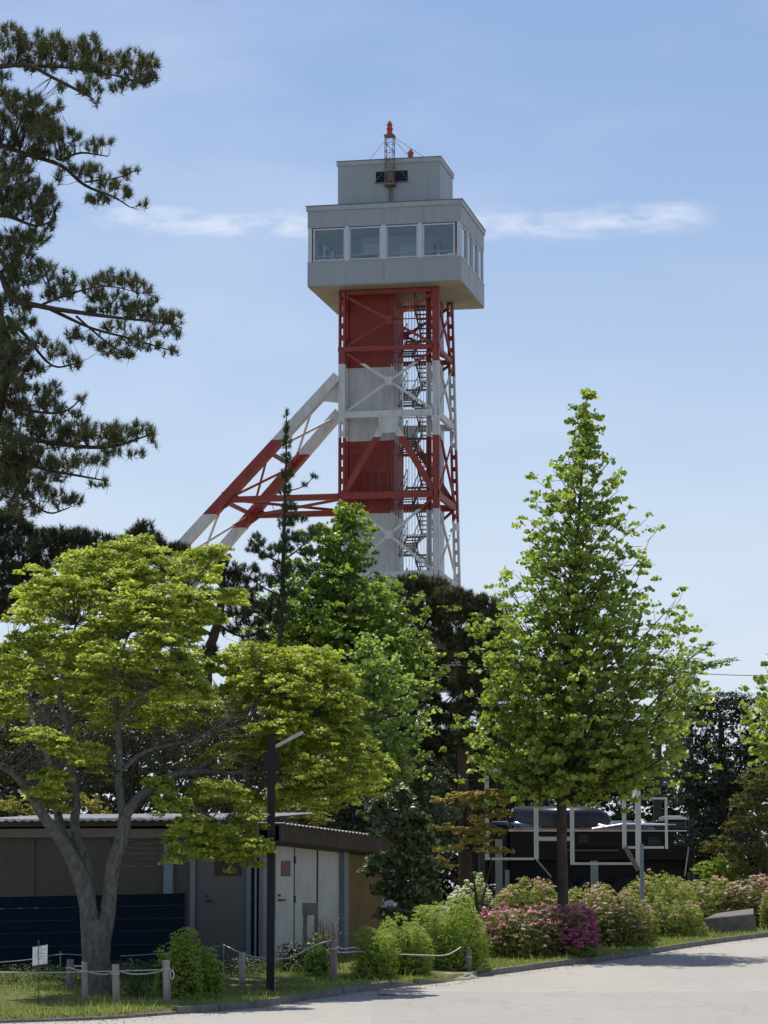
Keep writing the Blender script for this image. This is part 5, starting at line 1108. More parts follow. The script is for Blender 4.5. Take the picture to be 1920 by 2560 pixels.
blob_tree('golden_tree', 'golden yellow leaved tree above the workshop roof beside the lamp post', 715, 65,
 [(718, 2420, 16), (715, 2100, 12), (712, 2000, 6)], [[(715, 2080, 6), (750, 2030, 4), (770, 2000, 2)]],
 [(690, 2010, 44, 40), (735, 2020, 44, 40), (640, 2020, 36, 34), (775, 2030, 34, 30), (700, 1975, 34, 26), (800, 2050, 34, 26)],
 'l_gold', 'bark_maple', dens=24, r=.14, per=22, size=.05)
blob_tree('golden_tree', 'small golden tree behind the workshop roof at the far left edge', 40, 64.5,
 [(40, 2400, 12), (40, 2050, 7)], [], [(25, 2015, 44, 22), (75, 2025, 30, 16), (215, 2005, 36, 22), (250, 2025, 30, 18)], 'l_gold', 'bark_maple', dens=24, r=.12, per=16, size=.05)
blob_tree('evergreen_tree', 'dark mixed evergreen in deep shade under the middle trees', 860, 70,
 [(862, 2420, 24), (860, 2080, 18), (858, 1960, 9)], [], [(830, 1960, 70, 60), (910, 1980, 60, 60), (850, 2060, 80, 44), (940, 2060, 60, 60), (770, 2040, 60, 34)],
 'l_ever', 'bark_dark', dens=16, r=.2, per=28, size=.07)
# glossy evergreen at the workshop corner
blob_tree('evergreen_shrub', 'glossy long-leaved evergreen shrub at the right corner of the workshop', 1000, 57.5,
 [(1000, 2410, 14), (1000, 2250, 11), (998, 2120, 8), (992, 2030, 4)], [[(1000, 2250, 7), (960, 2190, 4), (925, 2165, 2)], [(1000, 2200, 7), (1050, 2140, 4), (1075, 2090, 2)], [(998, 2120, 6), (950, 2050, 3), (920, 2040, 2)]],
 [(1000, 1992, 34, 24), (960, 2020, 40, 26), (925, 2035, 28, 18), (1010, 2040, 50, 34), (1060, 2060, 34, 26), (985, 2085, 60, 26), (1075, 2100, 24, 22), (1030, 2110, 44, 24), (945, 2160, 34, 20), (920, 2180, 22, 14), (990, 2150, 50, 30), (1050, 2170, 44, 34), (965, 2215, 40, 34), (1020, 2230, 60, 44), (1080, 2230, 30, 34), (1000, 2290, 60, 30)],
 'l_glossy', 'bark_dark', dens=30, r=.13, per=15, size=.115, cat='shrub', flat=.8)
# orange leaved maple
blob_tree('orange_maple', 'small maple with layered orange-yellow leaves in front of the locomotive', 1200, 63,
 [(1198, 2330, 10), (1192, 2260, 8), (1188, 2225, 6), (1180, 2180, 5), (1165, 2130, 4), (1150, 2060, 3)],
 [[(1200, 2300, 7), (1206, 2250, 6), (1215, 2215, 5), (1225, 2170, 4), (1230, 2110, 3), (1225, 2040, 2)], [(1190, 2230, 5), (1160, 2205, 3), (1120, 2190, 2)], [(1180, 2160, 4), (1130, 2080, 2), (1090, 2050, 1.5)]],
 [(1110, 1998, 34, 11), (1150, 1992, 40, 13), (1195, 1988, 38, 13), (1232, 1985, 34, 14), (1262, 2005, 26, 14), (1205, 2015, 34, 9), (1240, 2035, 40, 16), (1120, 2070, 30, 10), (1160, 2080, 44, 15), (1205, 2070, 40, 16), (1245, 2075, 34, 12), (1190, 2100, 50, 12), (1225, 2125, 46, 9), (1265, 2130, 30, 7), (1100, 2125, 26, 8), (1135, 2118, 34, 9), (1100, 2150, 24, 10), (1120, 2165, 26, 9), (1060, 2080, 20, 8), (1195, 2045, 30, 10)],
 'l_orange', 'bark_dark', dens=60, r=.085, per=15, size=.05, cat='maple tree', flat=.35, shell=.3, tpl='wide')
# far woodland mass closing the gaps low down
WE = []
for (yy, x0, x1) in ((2230, -250, 2400), (2150, -250, 2400), (2060, -250, 2400), (1965, -250, 2300), (1880, -250, 1560), (1800, -250, 900), (1725, -200, 380)):
    WE += [(x + random.uniform(-20, 20), yy + random.uniform(-15, 15), 80, 62, random.uniform(-2, 2)) for x in range(x0, x1, 88)]
C, Nn = subcentres(WE, 112, 8.5, .7, .3)
P, Nr = clump_leaves(C, Nn, .6, 20, .8)
tag(leaves('woodland', P, Nr, .30 * rng.uniform(.7, 1.2, len(P)), M['l_ever'], None, 'quad'), 'dark far woodland closing the view under the trees', 'woodland', kind='stuff')

# ================================================================== WORKSHOP
work = thing('workshop', 'low flat-roofed workshop with beige wall, white doors and dark fascia', 'building', (at(650, HOR, 57)[0], 57, g(57)))
WB = np.array(work.location)
# wall planes: left facade and right facade meet at px 650
def wallY(px):
    if px <= 650: return 58.6 + (57.0 - 58.6) * (px + 100) / 750
    a = at(650, HOR, 57.0); b = at(960, HOR, 63.0); q = ray(px, HOR); # intersection with the line a-b
    d = b - a; A_ = np.array([[q[0], -d[0]], [q[1], -d[1]]]); s_ = np.linalg.solve(A_, a[:2]); return float(q[1] * s_[0])
class Wall:
    def __init__(s, p0, p1):
        s.a = at(p0, HOR, wallY(p0 if p0 != 650.5 else 650.5)); s.b = at(p1, HOR, wallY(p1)); s.a[2] = 0; s.b[2] = 0
        s.d = (s.b - s.a) / np.linalg.norm(s.b - s.a); s.n = np.array([s.d[1], -s.d[0], 0])   # towards the camera
    def pt(s, px, py):
        Y = wallY(px); p = at(px, py, Y); return (p[:2] - s.a[:2]) @ s.d[:2], p[2]
    def fr(s): return lambda p: s.a + s.d * p[0] + s.n * p[1] + np.array([0, 0, p[2]])
    def panel(s, name, px0, px1, py0, py1, out0, out1, mat, parent=None, z0=None, z1=None):
        s0 = s.pt(px0, py0)[0]; s1 = s.pt(px1, py0)[0]; zt = s.pt((px0 + px1) / 2, py0)[1] if z1 is None else z1; zb = s.pt((px0 + px1) / 2, py1)[1] if z0 is None else z0
        m = MB(s.fr(), WB); m.box(s0, s1, out0, out1, zb, zt); return m.build(name, M[mat], parent or work)
WL = Wall(-100, 650); WR = Wall(650.5, 960)
zroof = WL.pt(400, 2052)[1]; zg = g(57) - .1
ztop = WL.pt(300, 2075)[1]
edges = [-100, 118, 300, 455]
for i in range(3): WL.panel('wall_panel', edges[i], edges[i + 1] - 2, 0, 0, -.12, 0, 'beige', z0=zg, z1=ztop)
WL.panel('batten', 114, 120, 0, 0, .0, .03, 'greyw', z0=zg, z1=ztop - .2); WL.panel('batten', 298, 302, 0, 0, .0, .03, 'greyw', z0=zg, z1=ztop - .2)
WL.panel('column', 434, 455, 0, 0, .002, .10, 'bluegrey', z0=zg, z1=ztop)
WL.panel('wall_panel', 455, 495, 0, 0, -.12, 0, 'greyw', z0=zg, z1=ztop)
WL.panel('door_post', 495, 507, 0, 0, -.12, .03, 'bluegrey', z0=zg, z1=ztop)
gd = WL.panel('door', 508, 632, 0, 0, -.10, -.02, 'greydoor', z0=zg, z1=WL.pt(570, 2122)[1])
WL.panel('wall_panel', 507.5, 632, 2075, 2121, -.12, 0, 'greyw')
lv = WL.panel('louvre', 536, 603, 2148, 2190, -.018, -.008, 'rustline', gd)
for k in range(5): WL.panel('slat', 538, 601, 2150 + k * 8, 2154 + k * 8, -.007, .008, 'brownfascia', lv)
WL.panel('handle', 513, 531, 2250, 2253, -.015, .03, 'black', gd); WL.panel('lock', 514, 518, 2238, 2243, -.015, .01, 'black', gd)
WL.panel('hinge', 629, 632, 2240, 2256, -.015, .01, 'black', gd)
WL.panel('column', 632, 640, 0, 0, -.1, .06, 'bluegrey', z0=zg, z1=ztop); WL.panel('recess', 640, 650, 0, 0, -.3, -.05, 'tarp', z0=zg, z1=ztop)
WL.panel('beam', -100, 300, 2072, 2094, .0, .12, 'trim_b'); WL.panel('beam', 300, 648, 2072, 2094, .0, .12, 'trim_b')
WL.panel('fascia', -100, 648, 2053, 2066, .15, .20, 'brownfascia')
def roof(wl, p0, p1, zr, depth, rise, mat, over=.45, drop=0.0):
    s0 = wl.pt(p0, 2050)[0]; s1 = wl.pt(p1, 2050)[0]; n = int((s1 - s0) / .04); V = []; 
    f_ = wl.fr()
    for i in range(n + 1):
        s_ = s0 + (s1 - s0) * i / n; zz2 = .014 * math.sin(i * 1.35); dz = drop * i / n
        for (o_, hz) in ((over, 0), (-depth, rise)): V.append(f_((s_, o_, zr + zz2 + hz + dz)) - WB); V.append(f_((s_, o_, zr + zz2 + hz - .02 + dz)) - WB)
    F_ = []
    for i in range(n):
        a = i * 4; b = a + 4; F_ += [(a, b, b + 2, a + 2), (a + 1, a + 3, b + 3, b + 1), (a, a + 1, b + 1, b)]
    return new_mesh('roof', V, F_, M[mat], work)
roof(WL, -100, 600, zroof + .02, 5.5, .27, 'roofmetal', .35)
# right facade
zr0 = WR.pt(700, 2063)[1]; drop = -.22
def zr(px, py): return WR.pt(px, py)[1]
roof(WR, 655, 965, zr0 + .02, 4.0, .1, 'roofmetal', .5, drop)
m = MB(WR.fr(), WB); s0 = WR.pt(652, 2050)[0]; s1 = WR.pt(965, 2050)[0]
m.hexa([(s0, .4, zr0 - .34), (s1, .4, zr0 - .34 + drop), (s1, .45, zr0 - .34 + drop), (s0, .45, zr0 - .34), (s0, .4, zr0), (s1, .4, zr0 + drop), (s1, .45, zr0 + drop), (s0, .45, zr0)]); m.build('fascia', M['brownfascia'], work)
m = MB(WR.fr(), WB); m.hexa([(s0, -.1, zr0 - .40), (s1, -.1, zr0 - .40 + drop), (s1, .4, zr0 - .36 + drop), (s0, .4, zr0 - .36), (s0, -.1, zr0 - .37), (s1, -.1, zr0 - .37 + drop), (s1, .4, zr0 - .33 + drop), (s0, .4, zr0 - .33)]); m.build('soffit', M['brownfascia'], work)
ztw = zr(760, 2100)
WR.panel('column', 655, 668, 0, 0, -.05, .05, 'bluegrey', z0=zg, z1=ztw)
WR.panel('column', 668, 689, 0, 0, -.12, -.04, 'greyw', z0=zg, z1=ztw)
d1 = WR.panel('door', 690, 734, 2116, 2400, -.06, 0.0, 'whitedoor', z0=g(58) - .1)
WR.panel('lintel', 690, 734, 2102, 2115, -.06, .02, 'trim_b')
po = WR.panel('poster', 702, 725, 2152, 2191, .002, .012, 'poster_dark'); WR.panel('poster_print', 704, 715, 2156, 2176, .013, .017, 'poster_red', po); WR.panel('poster_strip', 703, 724, 2181, 2188, .013, .017, 'trim_b', po)
WR.panel('handle', 695, 710, 2248, 2252, .002, .05, 'black', d1); WR.panel('lock', 695, 699, 2236, 2241, .002, .03, 'black', d1)
WR.panel('seam', 734.3, 737.2, 2113, 2400, -.08, -.01, 'rustline', z0=g(58) - .1)
for a, b in ((2140, 2159), (2239, 2257)): WR.panel('hinge', 734, 738, a, b, .0, .02, 'black', d1)
d2 = WR.panel('door_panel', 737.5, 791, 2111, 2400, -.06, .0, 'whitedoor', z0=g(58) - .1)
WR.panel('seam', 791.3, 795.7, 2112, 2400, -.08, -.01, 'rustline', z0=g(58) - .1)
d3 = WR.panel('door_panel', 796, 848, 2114, 2400, -.06, .0, 'whitedoor', z0=g(58) - .1)
WR.panel('column', 848.5, 860, 0, 0, -.06, .12, 'bluegrey', z0=zg, z1=zr(850, 2112))
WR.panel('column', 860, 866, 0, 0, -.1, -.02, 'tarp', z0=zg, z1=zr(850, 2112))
WR.panel('wall_panel', 866.5, 960, 2119, 2400, -.12, -.03, 'yellow', z0=zg)
WL.panel('downpipe', 641.5, 645, 2066, 2420, .07, .12, 'bluegrey', z0=zg)
WR.panel('gutter_bracket', 700, 703, 2066, 2072, .46, .50, 'rustline')
# backing body so that no light leaks through
m = MB(WL.fr(), WB); s0 = WL.pt(-100, 2050)[0]; s1 = WL.pt(640, 2050)[0]; m.box(s0, s1, -5.4, -.35, zg, zroof - .08); m.build('light_block', M['tarp'], work)
m = MB(WR.fr(), WB); s0 = WR.pt(690, 2050)[0]; s1 = WR.pt(960, 2050)[0]; m.box(s0, s1, -3.5, -.2, zg, zr0 - .45); m.build('light_block', M['tarp'], work)

# navy tarp fence in front of the left wall
YT = 54.5
a = at(-60, 2244, YT + .3); b = at(463, 2233, YT); zb0 = g(YT) + .02
V = []; nxs = 60; nzs = 12
for i in range(nxs + 1):
    for j in range(nzs + 1):
        t = i / nxs; s_ = j / nzs; p = a + (b - a) * t; z = zb0 + (p[2] - zb0) * s_
        V.append((p[0], p[1] + .018 * math.sin(i * 1.3 + j * .4) + .012 * math.sin(i * 3.1), z))
Fq = [(i * (nzs + 1) + j, (i + 1) * (nzs + 1) + j, (i + 1) * (nzs + 1) + j + 1, i * (nzs + 1) + j + 1) for i in range(nxs) for j in range(nzs)]
tp = thing('tarp_fence', 'dark navy tarp screen stretched low along the front of the workshop', 'tarp', (a[0], a[1], zb0)); off = np.array(tp.location)
V2 = [np.array(v) - off for v in V]; V3 = [v + np.array([0, .012, 0]) for v in V2]; n_ = len(V2)
new_mesh('sheet', V2 + V3, Fq + [tuple(k + n_ for k in q[::-1]) for q in Fq], M['tarp'], tp, True)
for py in (2272, 2304, 2335, 2368):
    pts = [at(x, py - (x * .02), YT + .3 - (x + 60) / 523 * .3 - .05) for x in np.linspace(-60, 461, 20)]; MB(None, off).tube(pts, .006, 4).build('cord', M['tarpline'], tp)
MB(None, off).tube([at(463, 2230, YT), at(463, 2420, YT)], .03, 8).build('pole', M['lampblack'], tp)
MB(None, off).tube([at(-60, 2240, YT + .35), at(-60, 2420, YT + .3)], .03, 8).build('pole', M['lampblack'], tp)

# ================================================================== STREET FURNITURE
# lamp post
YL = gY(2486); b = base_of(677, YL); lamp = thing('lamp_post', 'tall dark square lamp post with slanted strip light before the maple foliage', 'lamp post', b)
w = 9.5 / ppm(YL); zt = at(677, 1837, YL)[2]
MB(None, b).box(b[0] - w, b[0] + w, YL - w, YL + w, g(YL) - .1, zt).build('pole', M['lampblack'], lamp)
MB(None, b).box(b[0] - w * 1.15, b[0] + w * 1.15, YL - w * 1.15, YL + w * 1.15, zt, zt + .02).build('cap', M['lampblack'], lamp)
for sx in (-1, 1):
    x0 = b[0] + sx * (w + .002); x1 = b[0] + sx * (w + .075); MB(None, b).box(min(x0, x1), max(x0, x1), YL - .06, YL + .06, at(677, 1926, YL)[2], at(677, 1880, YL)[2]).build('control_box', M['lampblack'], lamp)
p0 = at(690, 1866, YL); p1 = at(756, 1831, YL - .1); MB(None, b).tube([at(680, 1872, YL), p0], .02, 8).build('arm', M['lampgrey'], lamp)
MB(None, b).beam(p0, p1, .07, .055).build('lamp_head', M['lampgrey'], lamp)
MB(None, b).tube([at(688, 2300, YL - .08), at(688, 2486, YL - .08)], .008, 5).build('cable', M['ropegrey'], lamp)

# posts of the rope fence
PG = 'posts of the rope fence'
def fence_post(px, pyt, pyb, wpx, mat, label, lean=0, cap=False):
    Y = gY(pyb); b = base_of(px, Y); t_ = thing('fence_post', label, 'post', b, PG); k = 1 / ppm(Y); r = wpx / 2 * k
    top = at(px + lean, pyt, Y); bot = at(px, pyb + 8, Y)
    m = MB(None, b); m.tube([bot, bot + (top - bot) * .5, top - np.array([0, 0, .012]), top], [r, r * .99, r * .97, r * .88], 12, True, .015); m.build('post', M[mat], t_, True)
    d = top - np.array([0, 0, .16]); m = MB(None, b)
    for dz in (0, .016): m.tube([d + np.array([(r + .006) * math.cos(q), (r + .006) * math.sin(q), dz]) for q in np.linspace(0, 2 * math.pi, 13)], .008, 5)
    m.build('rope_wrap', M['rope'], t_)
    return top, Y
fence_post(174, 2398, 2484, 18, 'postdark', 'brown-grey fence post left of the maple trunk, leftmost of the rope fence', 2)
fence_post(213, 2405, 2506, 15, 'post', 'narrow grey fence post right against the left side of the maple trunk', -2)
fence_post(291, 2411, 2517, 18, 'post', 'grey fence post just right of the maple trunk', -2)
t_, Yp = fence_post(418, 2400, 2514, 19, 'post', 'whitish fence post with a coil of rope beside the tall green bush', -3)
c_ = at(430, 2437, Yp - .05); o = MB().tube([c_ + np.array([.03 * math.cos(q), 0, .075 * math.sin(q)]) for q in np.linspace(0, 2 * math.pi, 13)], .012, 6).build('rope_coil', M['rope']); tag(o, 'small white coil of rope hanging on the whitish fence post', 'rope')
fence_post(605, 2380, 2470, 17, 'post', 'grey fence post in the shade left of the lamp post')
fence_post(834, 2350, 2466, 17, 'postdark', 'dark brown fence post between the lamp post and the trimmed bushes')
fence_post(1171, 2372, 2436, 15, 'postdark', 'short brown fence post at the right foot of the trimmed bushes')
def rope(pts, label, mat='rope', r=.011):
    S = smooth_line(np.array([at(x, y, Y) for x, y, Y in pts]), 5); o = MB().tube(S, r, 6).build('rope', M[mat]); tag(o, label, 'rope', 'ropes of the fence'); return o
rope([(-60, 2432, 46.2), (0, 2431, 46.3), (150, 2431, 46.3), (280, 2428, 46.5), (412, 2424, 46.7)], 'long pale rope running level from the left edge to the whitish post', r=.009)
rope([(298, 2428, 46.5), (330, 2435, 46.5), (370, 2434, 46.6), (412, 2426, 46.8)], 'pale sagging rope between the post right of the trunk and the whitish post')
rope([(182, 2415, 49.6), (198, 2415, 48.6), (210, 2415, 47.6)], 'short taut rope joining the two posts left of the maple trunk')
rope([(170, 2417, 49.5), (195, 2426, 48.4), (240, 2434, 46.9), (265, 2436, 46.5), (284, 2429, 46.4)], 'slack rope passing in front of the maple trunk foot', r=.009)
rope([(-60, 2412, 52), (0, 2406, 52), (75, 2399, 52), (150, 2386, 52), (220, 2389, 52)], 'upper grey rope in front of the navy tarp left of the trunk', 'ropegrey', .009)
rope([(300, 2390, 52), (345, 2388, 52), (400, 2384, 52), (480, 2378, 52.2), (559, 2363, 52.4)], 'upper grey rope in front of the navy tarp right of the trunk', 'ropegrey', .009)
rope([(559, 2362, 52.4), (580, 2372, 51.9), (600, 2381, 51.3), (640, 2393, 51.2), (690, 2397, 51.2), (730, 2392, 51.3), (780, 2366, 51.6), (828, 2350, 51.8)], 'long sagging pale rope behind the lamp post to the dark brown post', r=.010)
rope([(842, 2366, 51.8), (860, 2372, 52), (885, 2369, 52.3), (905, 2376, 52.6)], 'upper of two pale ropes leading from the dark brown post into the bushes')
rope([(842, 2380, 51.8), (865, 2381, 52), (900, 2379, 52.4), (960, 2384, 52.5), (1090, 2389, 52.8)], 'lower of two pale ropes leading from the dark brown post into the bushes')
rope([(1076, 2388, 52.4), (1100, 2389, 52.6), (1125, 2384, 52.8), (1152, 2368, 53.5)], 'short pale rope curving across the right hand trimmed bush')
def stake(px, y0, y1, Y, label):
    o = MB().tube([at(px, y0, Y), at(px, y1, Y)], .012, 6).build('stake', M['ropegrey']); tag(o, label, 'stake', 'thin metal stakes')
stake(151, 2378, 2470, 52, 'thin rusty stake carrying the grey rope beside the white notice')
stake(559, 2358, 2462, 52.4, 'thin rusty stake carrying the rope between the tall bush and the lamp post')
# white notice
YS = 45.4; b = base_of(98, YS); sg = thing('notice_sign', 'small white laminated notice tilted on a thin black stake by the road', 'sign', b)
MB(None, b).tube([at(96, 2354, YS), at(97, 2552, YS)], .006, 6).build('stake', M['black'], sg)
q = [at(82, 2366, YS - .02), at(119, 2360, YS + .05), at(118, 2411, YS + .05), at(81, 2417, YS - .02)]; n0 = np.array([0, -.008, 0])
MB(None, b).hexa([q[3] + n0, q[2] + n0, q[2] - n0, q[3] - n0, q[0] + n0, q[1] + n0, q[1] - n0, q[0] - n0]).build('board', M['paper'], sg)
def onb(u_, v_): return (q[0] * (1 - u_) + q[1] * u_) * (1 - v_) + (q[3] * (1 - u_) + q[2] * u_) * v_ + np.array([0, -.012, 0])
random.seed(3)
m = MB(None, b)
for (u0, u1, v_) in ((.38, .62, .12), (.2, .85, .24), (.3, .62, .34), (.16, .24, .42), (.28, .84, .42), (.16, .3, .52), (.34, .86, .56), (.3, .6, .66), (.62, .84, .70), (.7, .92, .86)):
    u_ = u0
    while u_ < u1 - .03:
        l_ = random.uniform(.02, .05); m.beam(onb(u_, v_), onb(u_ + l_, v_), .002, random.choice([.010, .012, .008])); u_ += l_ + .012
m.build('text_lines', M['ink'], sg)
for v_ in (.02, .98): MB(None, b).beam(onb(.02, v_), onb(.98, v_), .004, .014).build('edge_strip', M['black'], sg)
MB(None, b).beam(at(96, 2350, YS - .02), at(97, 2364, YS - .02), .03, .03).build('clip', M['black'], sg)
# grey meter box on legs before the doors
YB = 56.0; b = base_of(776, YB); bx = thing('meter_box', 'dull grey box on two legs standing before the white doors', 'box', b)
p0 = at(756, 2257, YB); p1 = at(795, 2288, YB)
MB(None, b).box(p0[0], p1[0], YB - .12, YB + .12, p1[2], p0[2]).build('box', M['box'], bx)
for x0, x1 in ((758, 768), (786, 795)):
    a0 = at(x0, 2288, YB); a1 = at(x1, 2288, YB); MB(None, b).box(a0[0], a1[0], YB - .04, YB + .04, g(YB) - .05, p1[2] - .002).build('leg', M['box'], bx)
# stone block at right
Yk = gY(2337) - .5; b = base_of(1822, Yk); k = 1 / ppm(Yk)
def P_(px, py, dy=0): return at(px, py, Yk + dy)
pts = [P_(1752, 2318), P_(1893, 2341), P_(1893, 2338, .8), P_(1752, 2318, .8), P_(1760, 2296), P_(1884, 2284), P_(1884, 2270, 1.0), P_(1790, 2283, 1.0)]
pts[0][2] = pts[1][2] = pts[2][2] = pts[3][2] = g(Yk) - .02
sb = tag(MB().hexa(pts).build('stone_block', M['stone']), 'low dark slanted stone block by the kerb in front of the right hand azaleas', 'stone block')
bm_ = sb.modifiers.new('bev', 'BEVEL'); bm_.width = .03; bm_.segments = 2

# drain cover on the road beside the kerb
cdr = at(968, 2482, gY(2482)); o = MB().box(cdr[0] - .16, cdr[0] + .16, cdr[1] - .14, cdr[1] + .14, g(cdr[1]) + .005, g(cdr[1]) + .022).build('drain_cover', M['stone']); tag(o, 'small square drain cover lying at the foot of the kerb', 'drain cover')
# white pipe frames
YF = 69.0; b = base_of(1420, YF); fr_ = thing('white_frame', 'open white metal frames on grey posts in front of the black locomotive', 'metal frame', b)
def vbar(x, y0, y1, w_, name='upright', mat='framewhite', Y=YF):
    k = w_ / 2 / ppm(Y); a = at(x, y0, Y); c0 = at(x, y1, Y); MB(None, b).box(a[0] - k, a[0] + k, Y - .04, Y + .04, c0[2], a[2]).build(name, M[mat], fr_)
def hbar(x0, x1, y, w_, name='crossbar', mat='framewhite', Y=YF - .003):
    k = w_ / 2 / ppm(Y); a = at(x0, y, Y); c0 = at(x1, y, Y); MB(None, b).box(a[0], c0[0], Y - .035, Y + .035, a[2] - k, a[2] + k).build(name, M[mat], fr_)
vbar(1217, 1925, 2150, 10); vbar(1339.5, 1900, 2148, 11); hbar(1222, 1334, 2147, 6); hbar(1345, 1424, 2097, 10); hbar(1222, 1334, 1925, 8)
vbar(1429, 1905, 2162, 10); hbar(1434, 1589, 2159, 6)
vbar(1594, 1950, 2175, 13); vbar(1560, 2000, 2122, 10, Y=YF - .3); hbar(1565, 1660, 2118.5, 6, Y=YF - .3); vbar(1665, 1993, 2122, 6, Y=YF - .3); hbar(1565, 1662, 1996, 5, Y=YF - .3)
vbar(1247, 2098, 2300, 17, 'post', 'bluegrey', YF + .2); vbar(1486, 2152, 2320, 18, 'post', 'bluegrey', YF + .2); vbar(1604, 2110, 2320, 9, 'post', 'bluegrey', YF - 1.5)
MB(None, b).beam(at(1564, 2118, YF - .4), at(1596, 2176, YF - .4), .06, .11).build('brace', M['trim_b'], fr_)
MB(None, b).beam(at(1342, 2150, YF + .1), at(1378, 2192, YF + .3), .025, .035).build('brace', M['bluegrey'], fr_)
MB(None, b).beam(at(1570, 1996, YF - .1), at(1592, 1966, YF - .1), .05, .10).build('brace', M['paper'], fr_)
b = base_of(1268, 71); o = MB().box(at(1263, 2175, 71)[0], at(1273, 2175, 71)[0], 70.95, 71.05, g(71), at(1268, 2175, 71)[2]).build('stub_post', M['bluegrey']); tag(o, 'short grey stub post beside the left post of the white frames', 'post')
o = MB().tube([at(1712, 2190, 75), at(1722, 2118, 75)], .02, 6).build('guy_rod', M['ropegrey']); tag(o, 'thin leaning grey rod at the right end of the locomotive', 'rod')

# ================================================================== LOCOMOTIVE
YC = 94.0; b = base_of(1500, YC); loco = thing('steam_locomotive', 'glossy black steam locomotive displayed behind the azaleas', 'locomotive', b)
def lx(px): return at(px, HOR, YC)[0]
def lz(py): return at(960, py, YC)[2]
def capsule(px0, px1, cy, r, name, mat, n=20, nose=True, depth=None):
    m = MB(None, b); x0, x1 = lx(px0), lx(px1); z = lz(cy); Yc = YC + r + .0
    prof = [(x0, r * .96), (x0 + .03, r), (x1 - (r * .7 if nose else .03), r)]
    if nose: prof += [(x1 - r * .35, r * .92), (x1 - r * .12, r * .7), (x1, r * .35)]
    else: prof += [(x1, r * .96)]
    m.tube([(x, Yc, z) for x, _ in prof], [q for _, q in prof], n); return m.build(name, M[mat], loco, True)
m = MB(None, b); r_ = .60; zc = lz(2062); y_ = YC + r_
sg_ = lambda v: math.copysign(abs(v) ** .55, v)
ring_ = [(sg_(math.cos(a_)), sg_(math.sin(a_))) for a_ in np.linspace(0, 2 * math.pi, 25)[:-1]]
secs = [(lx(1288), 1.0, 0), (lx(1460), 1.0, 0), (lx(1500), .96, -.02), (lx(1522), .84, -.09), (lx(1535), .62, -.2), (lx(1540), .3, -.3)]
Vv = [(x_, y_ + r_ * k_ * c_[0], zc + dz_ + r_ * k_ * c_[1]) for (x_, k_, dz_) in secs for c_ in ring_]
Ff = [(i * 24 + j, i * 24 + (j + 1) % 24, (i + 1) * 24 + (j + 1) % 24, (i + 1) * 24 + j) for i in range(len(secs) - 1) for j in range(24)] + [tuple(range(24))[::-1], tuple(range(24 * 5, 24 * 6))]
m._add(Vv, Ff); o = m.build('boiler_casing', M['locoblack'], loco); o.data.polygons.foreach_set('use_smooth', [len(p.vertices) == 4 for p in o.data.polygons])
m = MB(None, b); m.beam((lx(1290), y_ - .13, zc + r_ + .005), (lx(1490), y_ - .13, zc + r_ + .005), .22, .02); m.build('top_highlight', M['locobright'], loco)  # bright strip added as the casing's top highlight
capsule(1278, 1716, 2098, .58, 'boiler', 'locoblack', nose=False)
capsule(1480, 1600, 2078, .36, 'steam_dome', 'locosheet')
def lbox(name, px0, px1, py0, py1, d0, d1, mat, bev=0):
    m = MB(None, b); m.box(lx(px0), lx(px1), YC + d0, YC + d1, lz(py1), lz(py0)); o = m.build(name, M[mat], loco)
    if bev: q = o.modifiers.new('bev', 'BEVEL'); q.width = bev; q.segments = 4
    return o
cab = lbox('cab', 1226, 1270, 2066, 2210, -.2, 2.2, 'locodull', .03)
lbox('cab_roof', 1222, 1274, 2053, 2065, -.3, 2.3, 'locosheet', .07)
lbox('cab_window', 1234, 1258, 2075, 2098, -.215, -.203, 'tarp')
lbox('tender', 1150, 1222, 2075, 2215, -.1, 2.1, 'locodull', .04)
lbox('running_board', 1272, 1718, 2076, 2079, -.35, 2.2, 'locobright')
lbox('copper_edge', 1274, 1600, 2071, 2075.5, -.2, -.1, 'locored')
lbox('side_tank', 1274, 1718, 2080, 2150, -.3, 2.1, 'locodull', .02)
lbox('lower_frame', 1274, 1716, 2151, 2240, .1, 1.9, 'locodull')
lbox('sloping_cover', 1662, 1722, 2040, 2050, -.3, 1.8, 'locobright', .02); lbox('smokebox', 1640, 1718, 2051, 2075, -.1, 1.9, 'locoblack', .05)
lbox('buffer_beam', 1719, 1735, 2100, 2180, -.3, 2.2, 'locodull')
for (a_, c_, y_) in ((1282, 1360, 2062), (1600, 1650, 2062), (1490, 1580, 2068)):
    m = MB(None, b); r = .26; m.tube([(lx(a_), YC + .1, lz(y_ + 10)), (lx(a_) + .1, YC + .1, lz(y_ + 8)), (lx(c_), YC + .1, lz(y_ + 12))], [r * .7, r, r * .6], 14); m.build('pipe_cover', M['locosheet'], loco, True)
m = MB(None, b); m.tube([(lx(1480), YC - .32, lz(2072)), (lx(1560), YC - .3, lz(2060)), (lx(1690), YC - .3, lz(2062))], .025, 6); m.build('hand_rail', M['locobright'], loco)
for px_ in (1330, 1385, 1440, 1490):
    m = MB(None, b); m.beam((lx(px_), y_ - .42, zc + r_ * .90), (lx(px_), y_ - .615, zc - r_ * .4), .05, .03, up=(1, 0, 0)); m.build('boiler_band', M['locosheet'], loco)
for px_ in (1300, 1352, 1404, 1456, 1508, 1560, 1612, 1664):
    m = MB(None, b); m.tube([(lx(px_), YC - .34, lz(2078)), (lx(px_), YC - .34, lz(2064))], .018, 5); m.build('stanchion', M['rust'], loco)
for (x0_, x1_, y0_, y1_) in ((1330, 1352, 2092, 2104), (1446, 1470, 2088, 2108), (1620, 1650, 2094, 2112)):
    lbox('access_plate', x0_, x1_, y0_, y1_, -.33, -.303, 'locoblack')
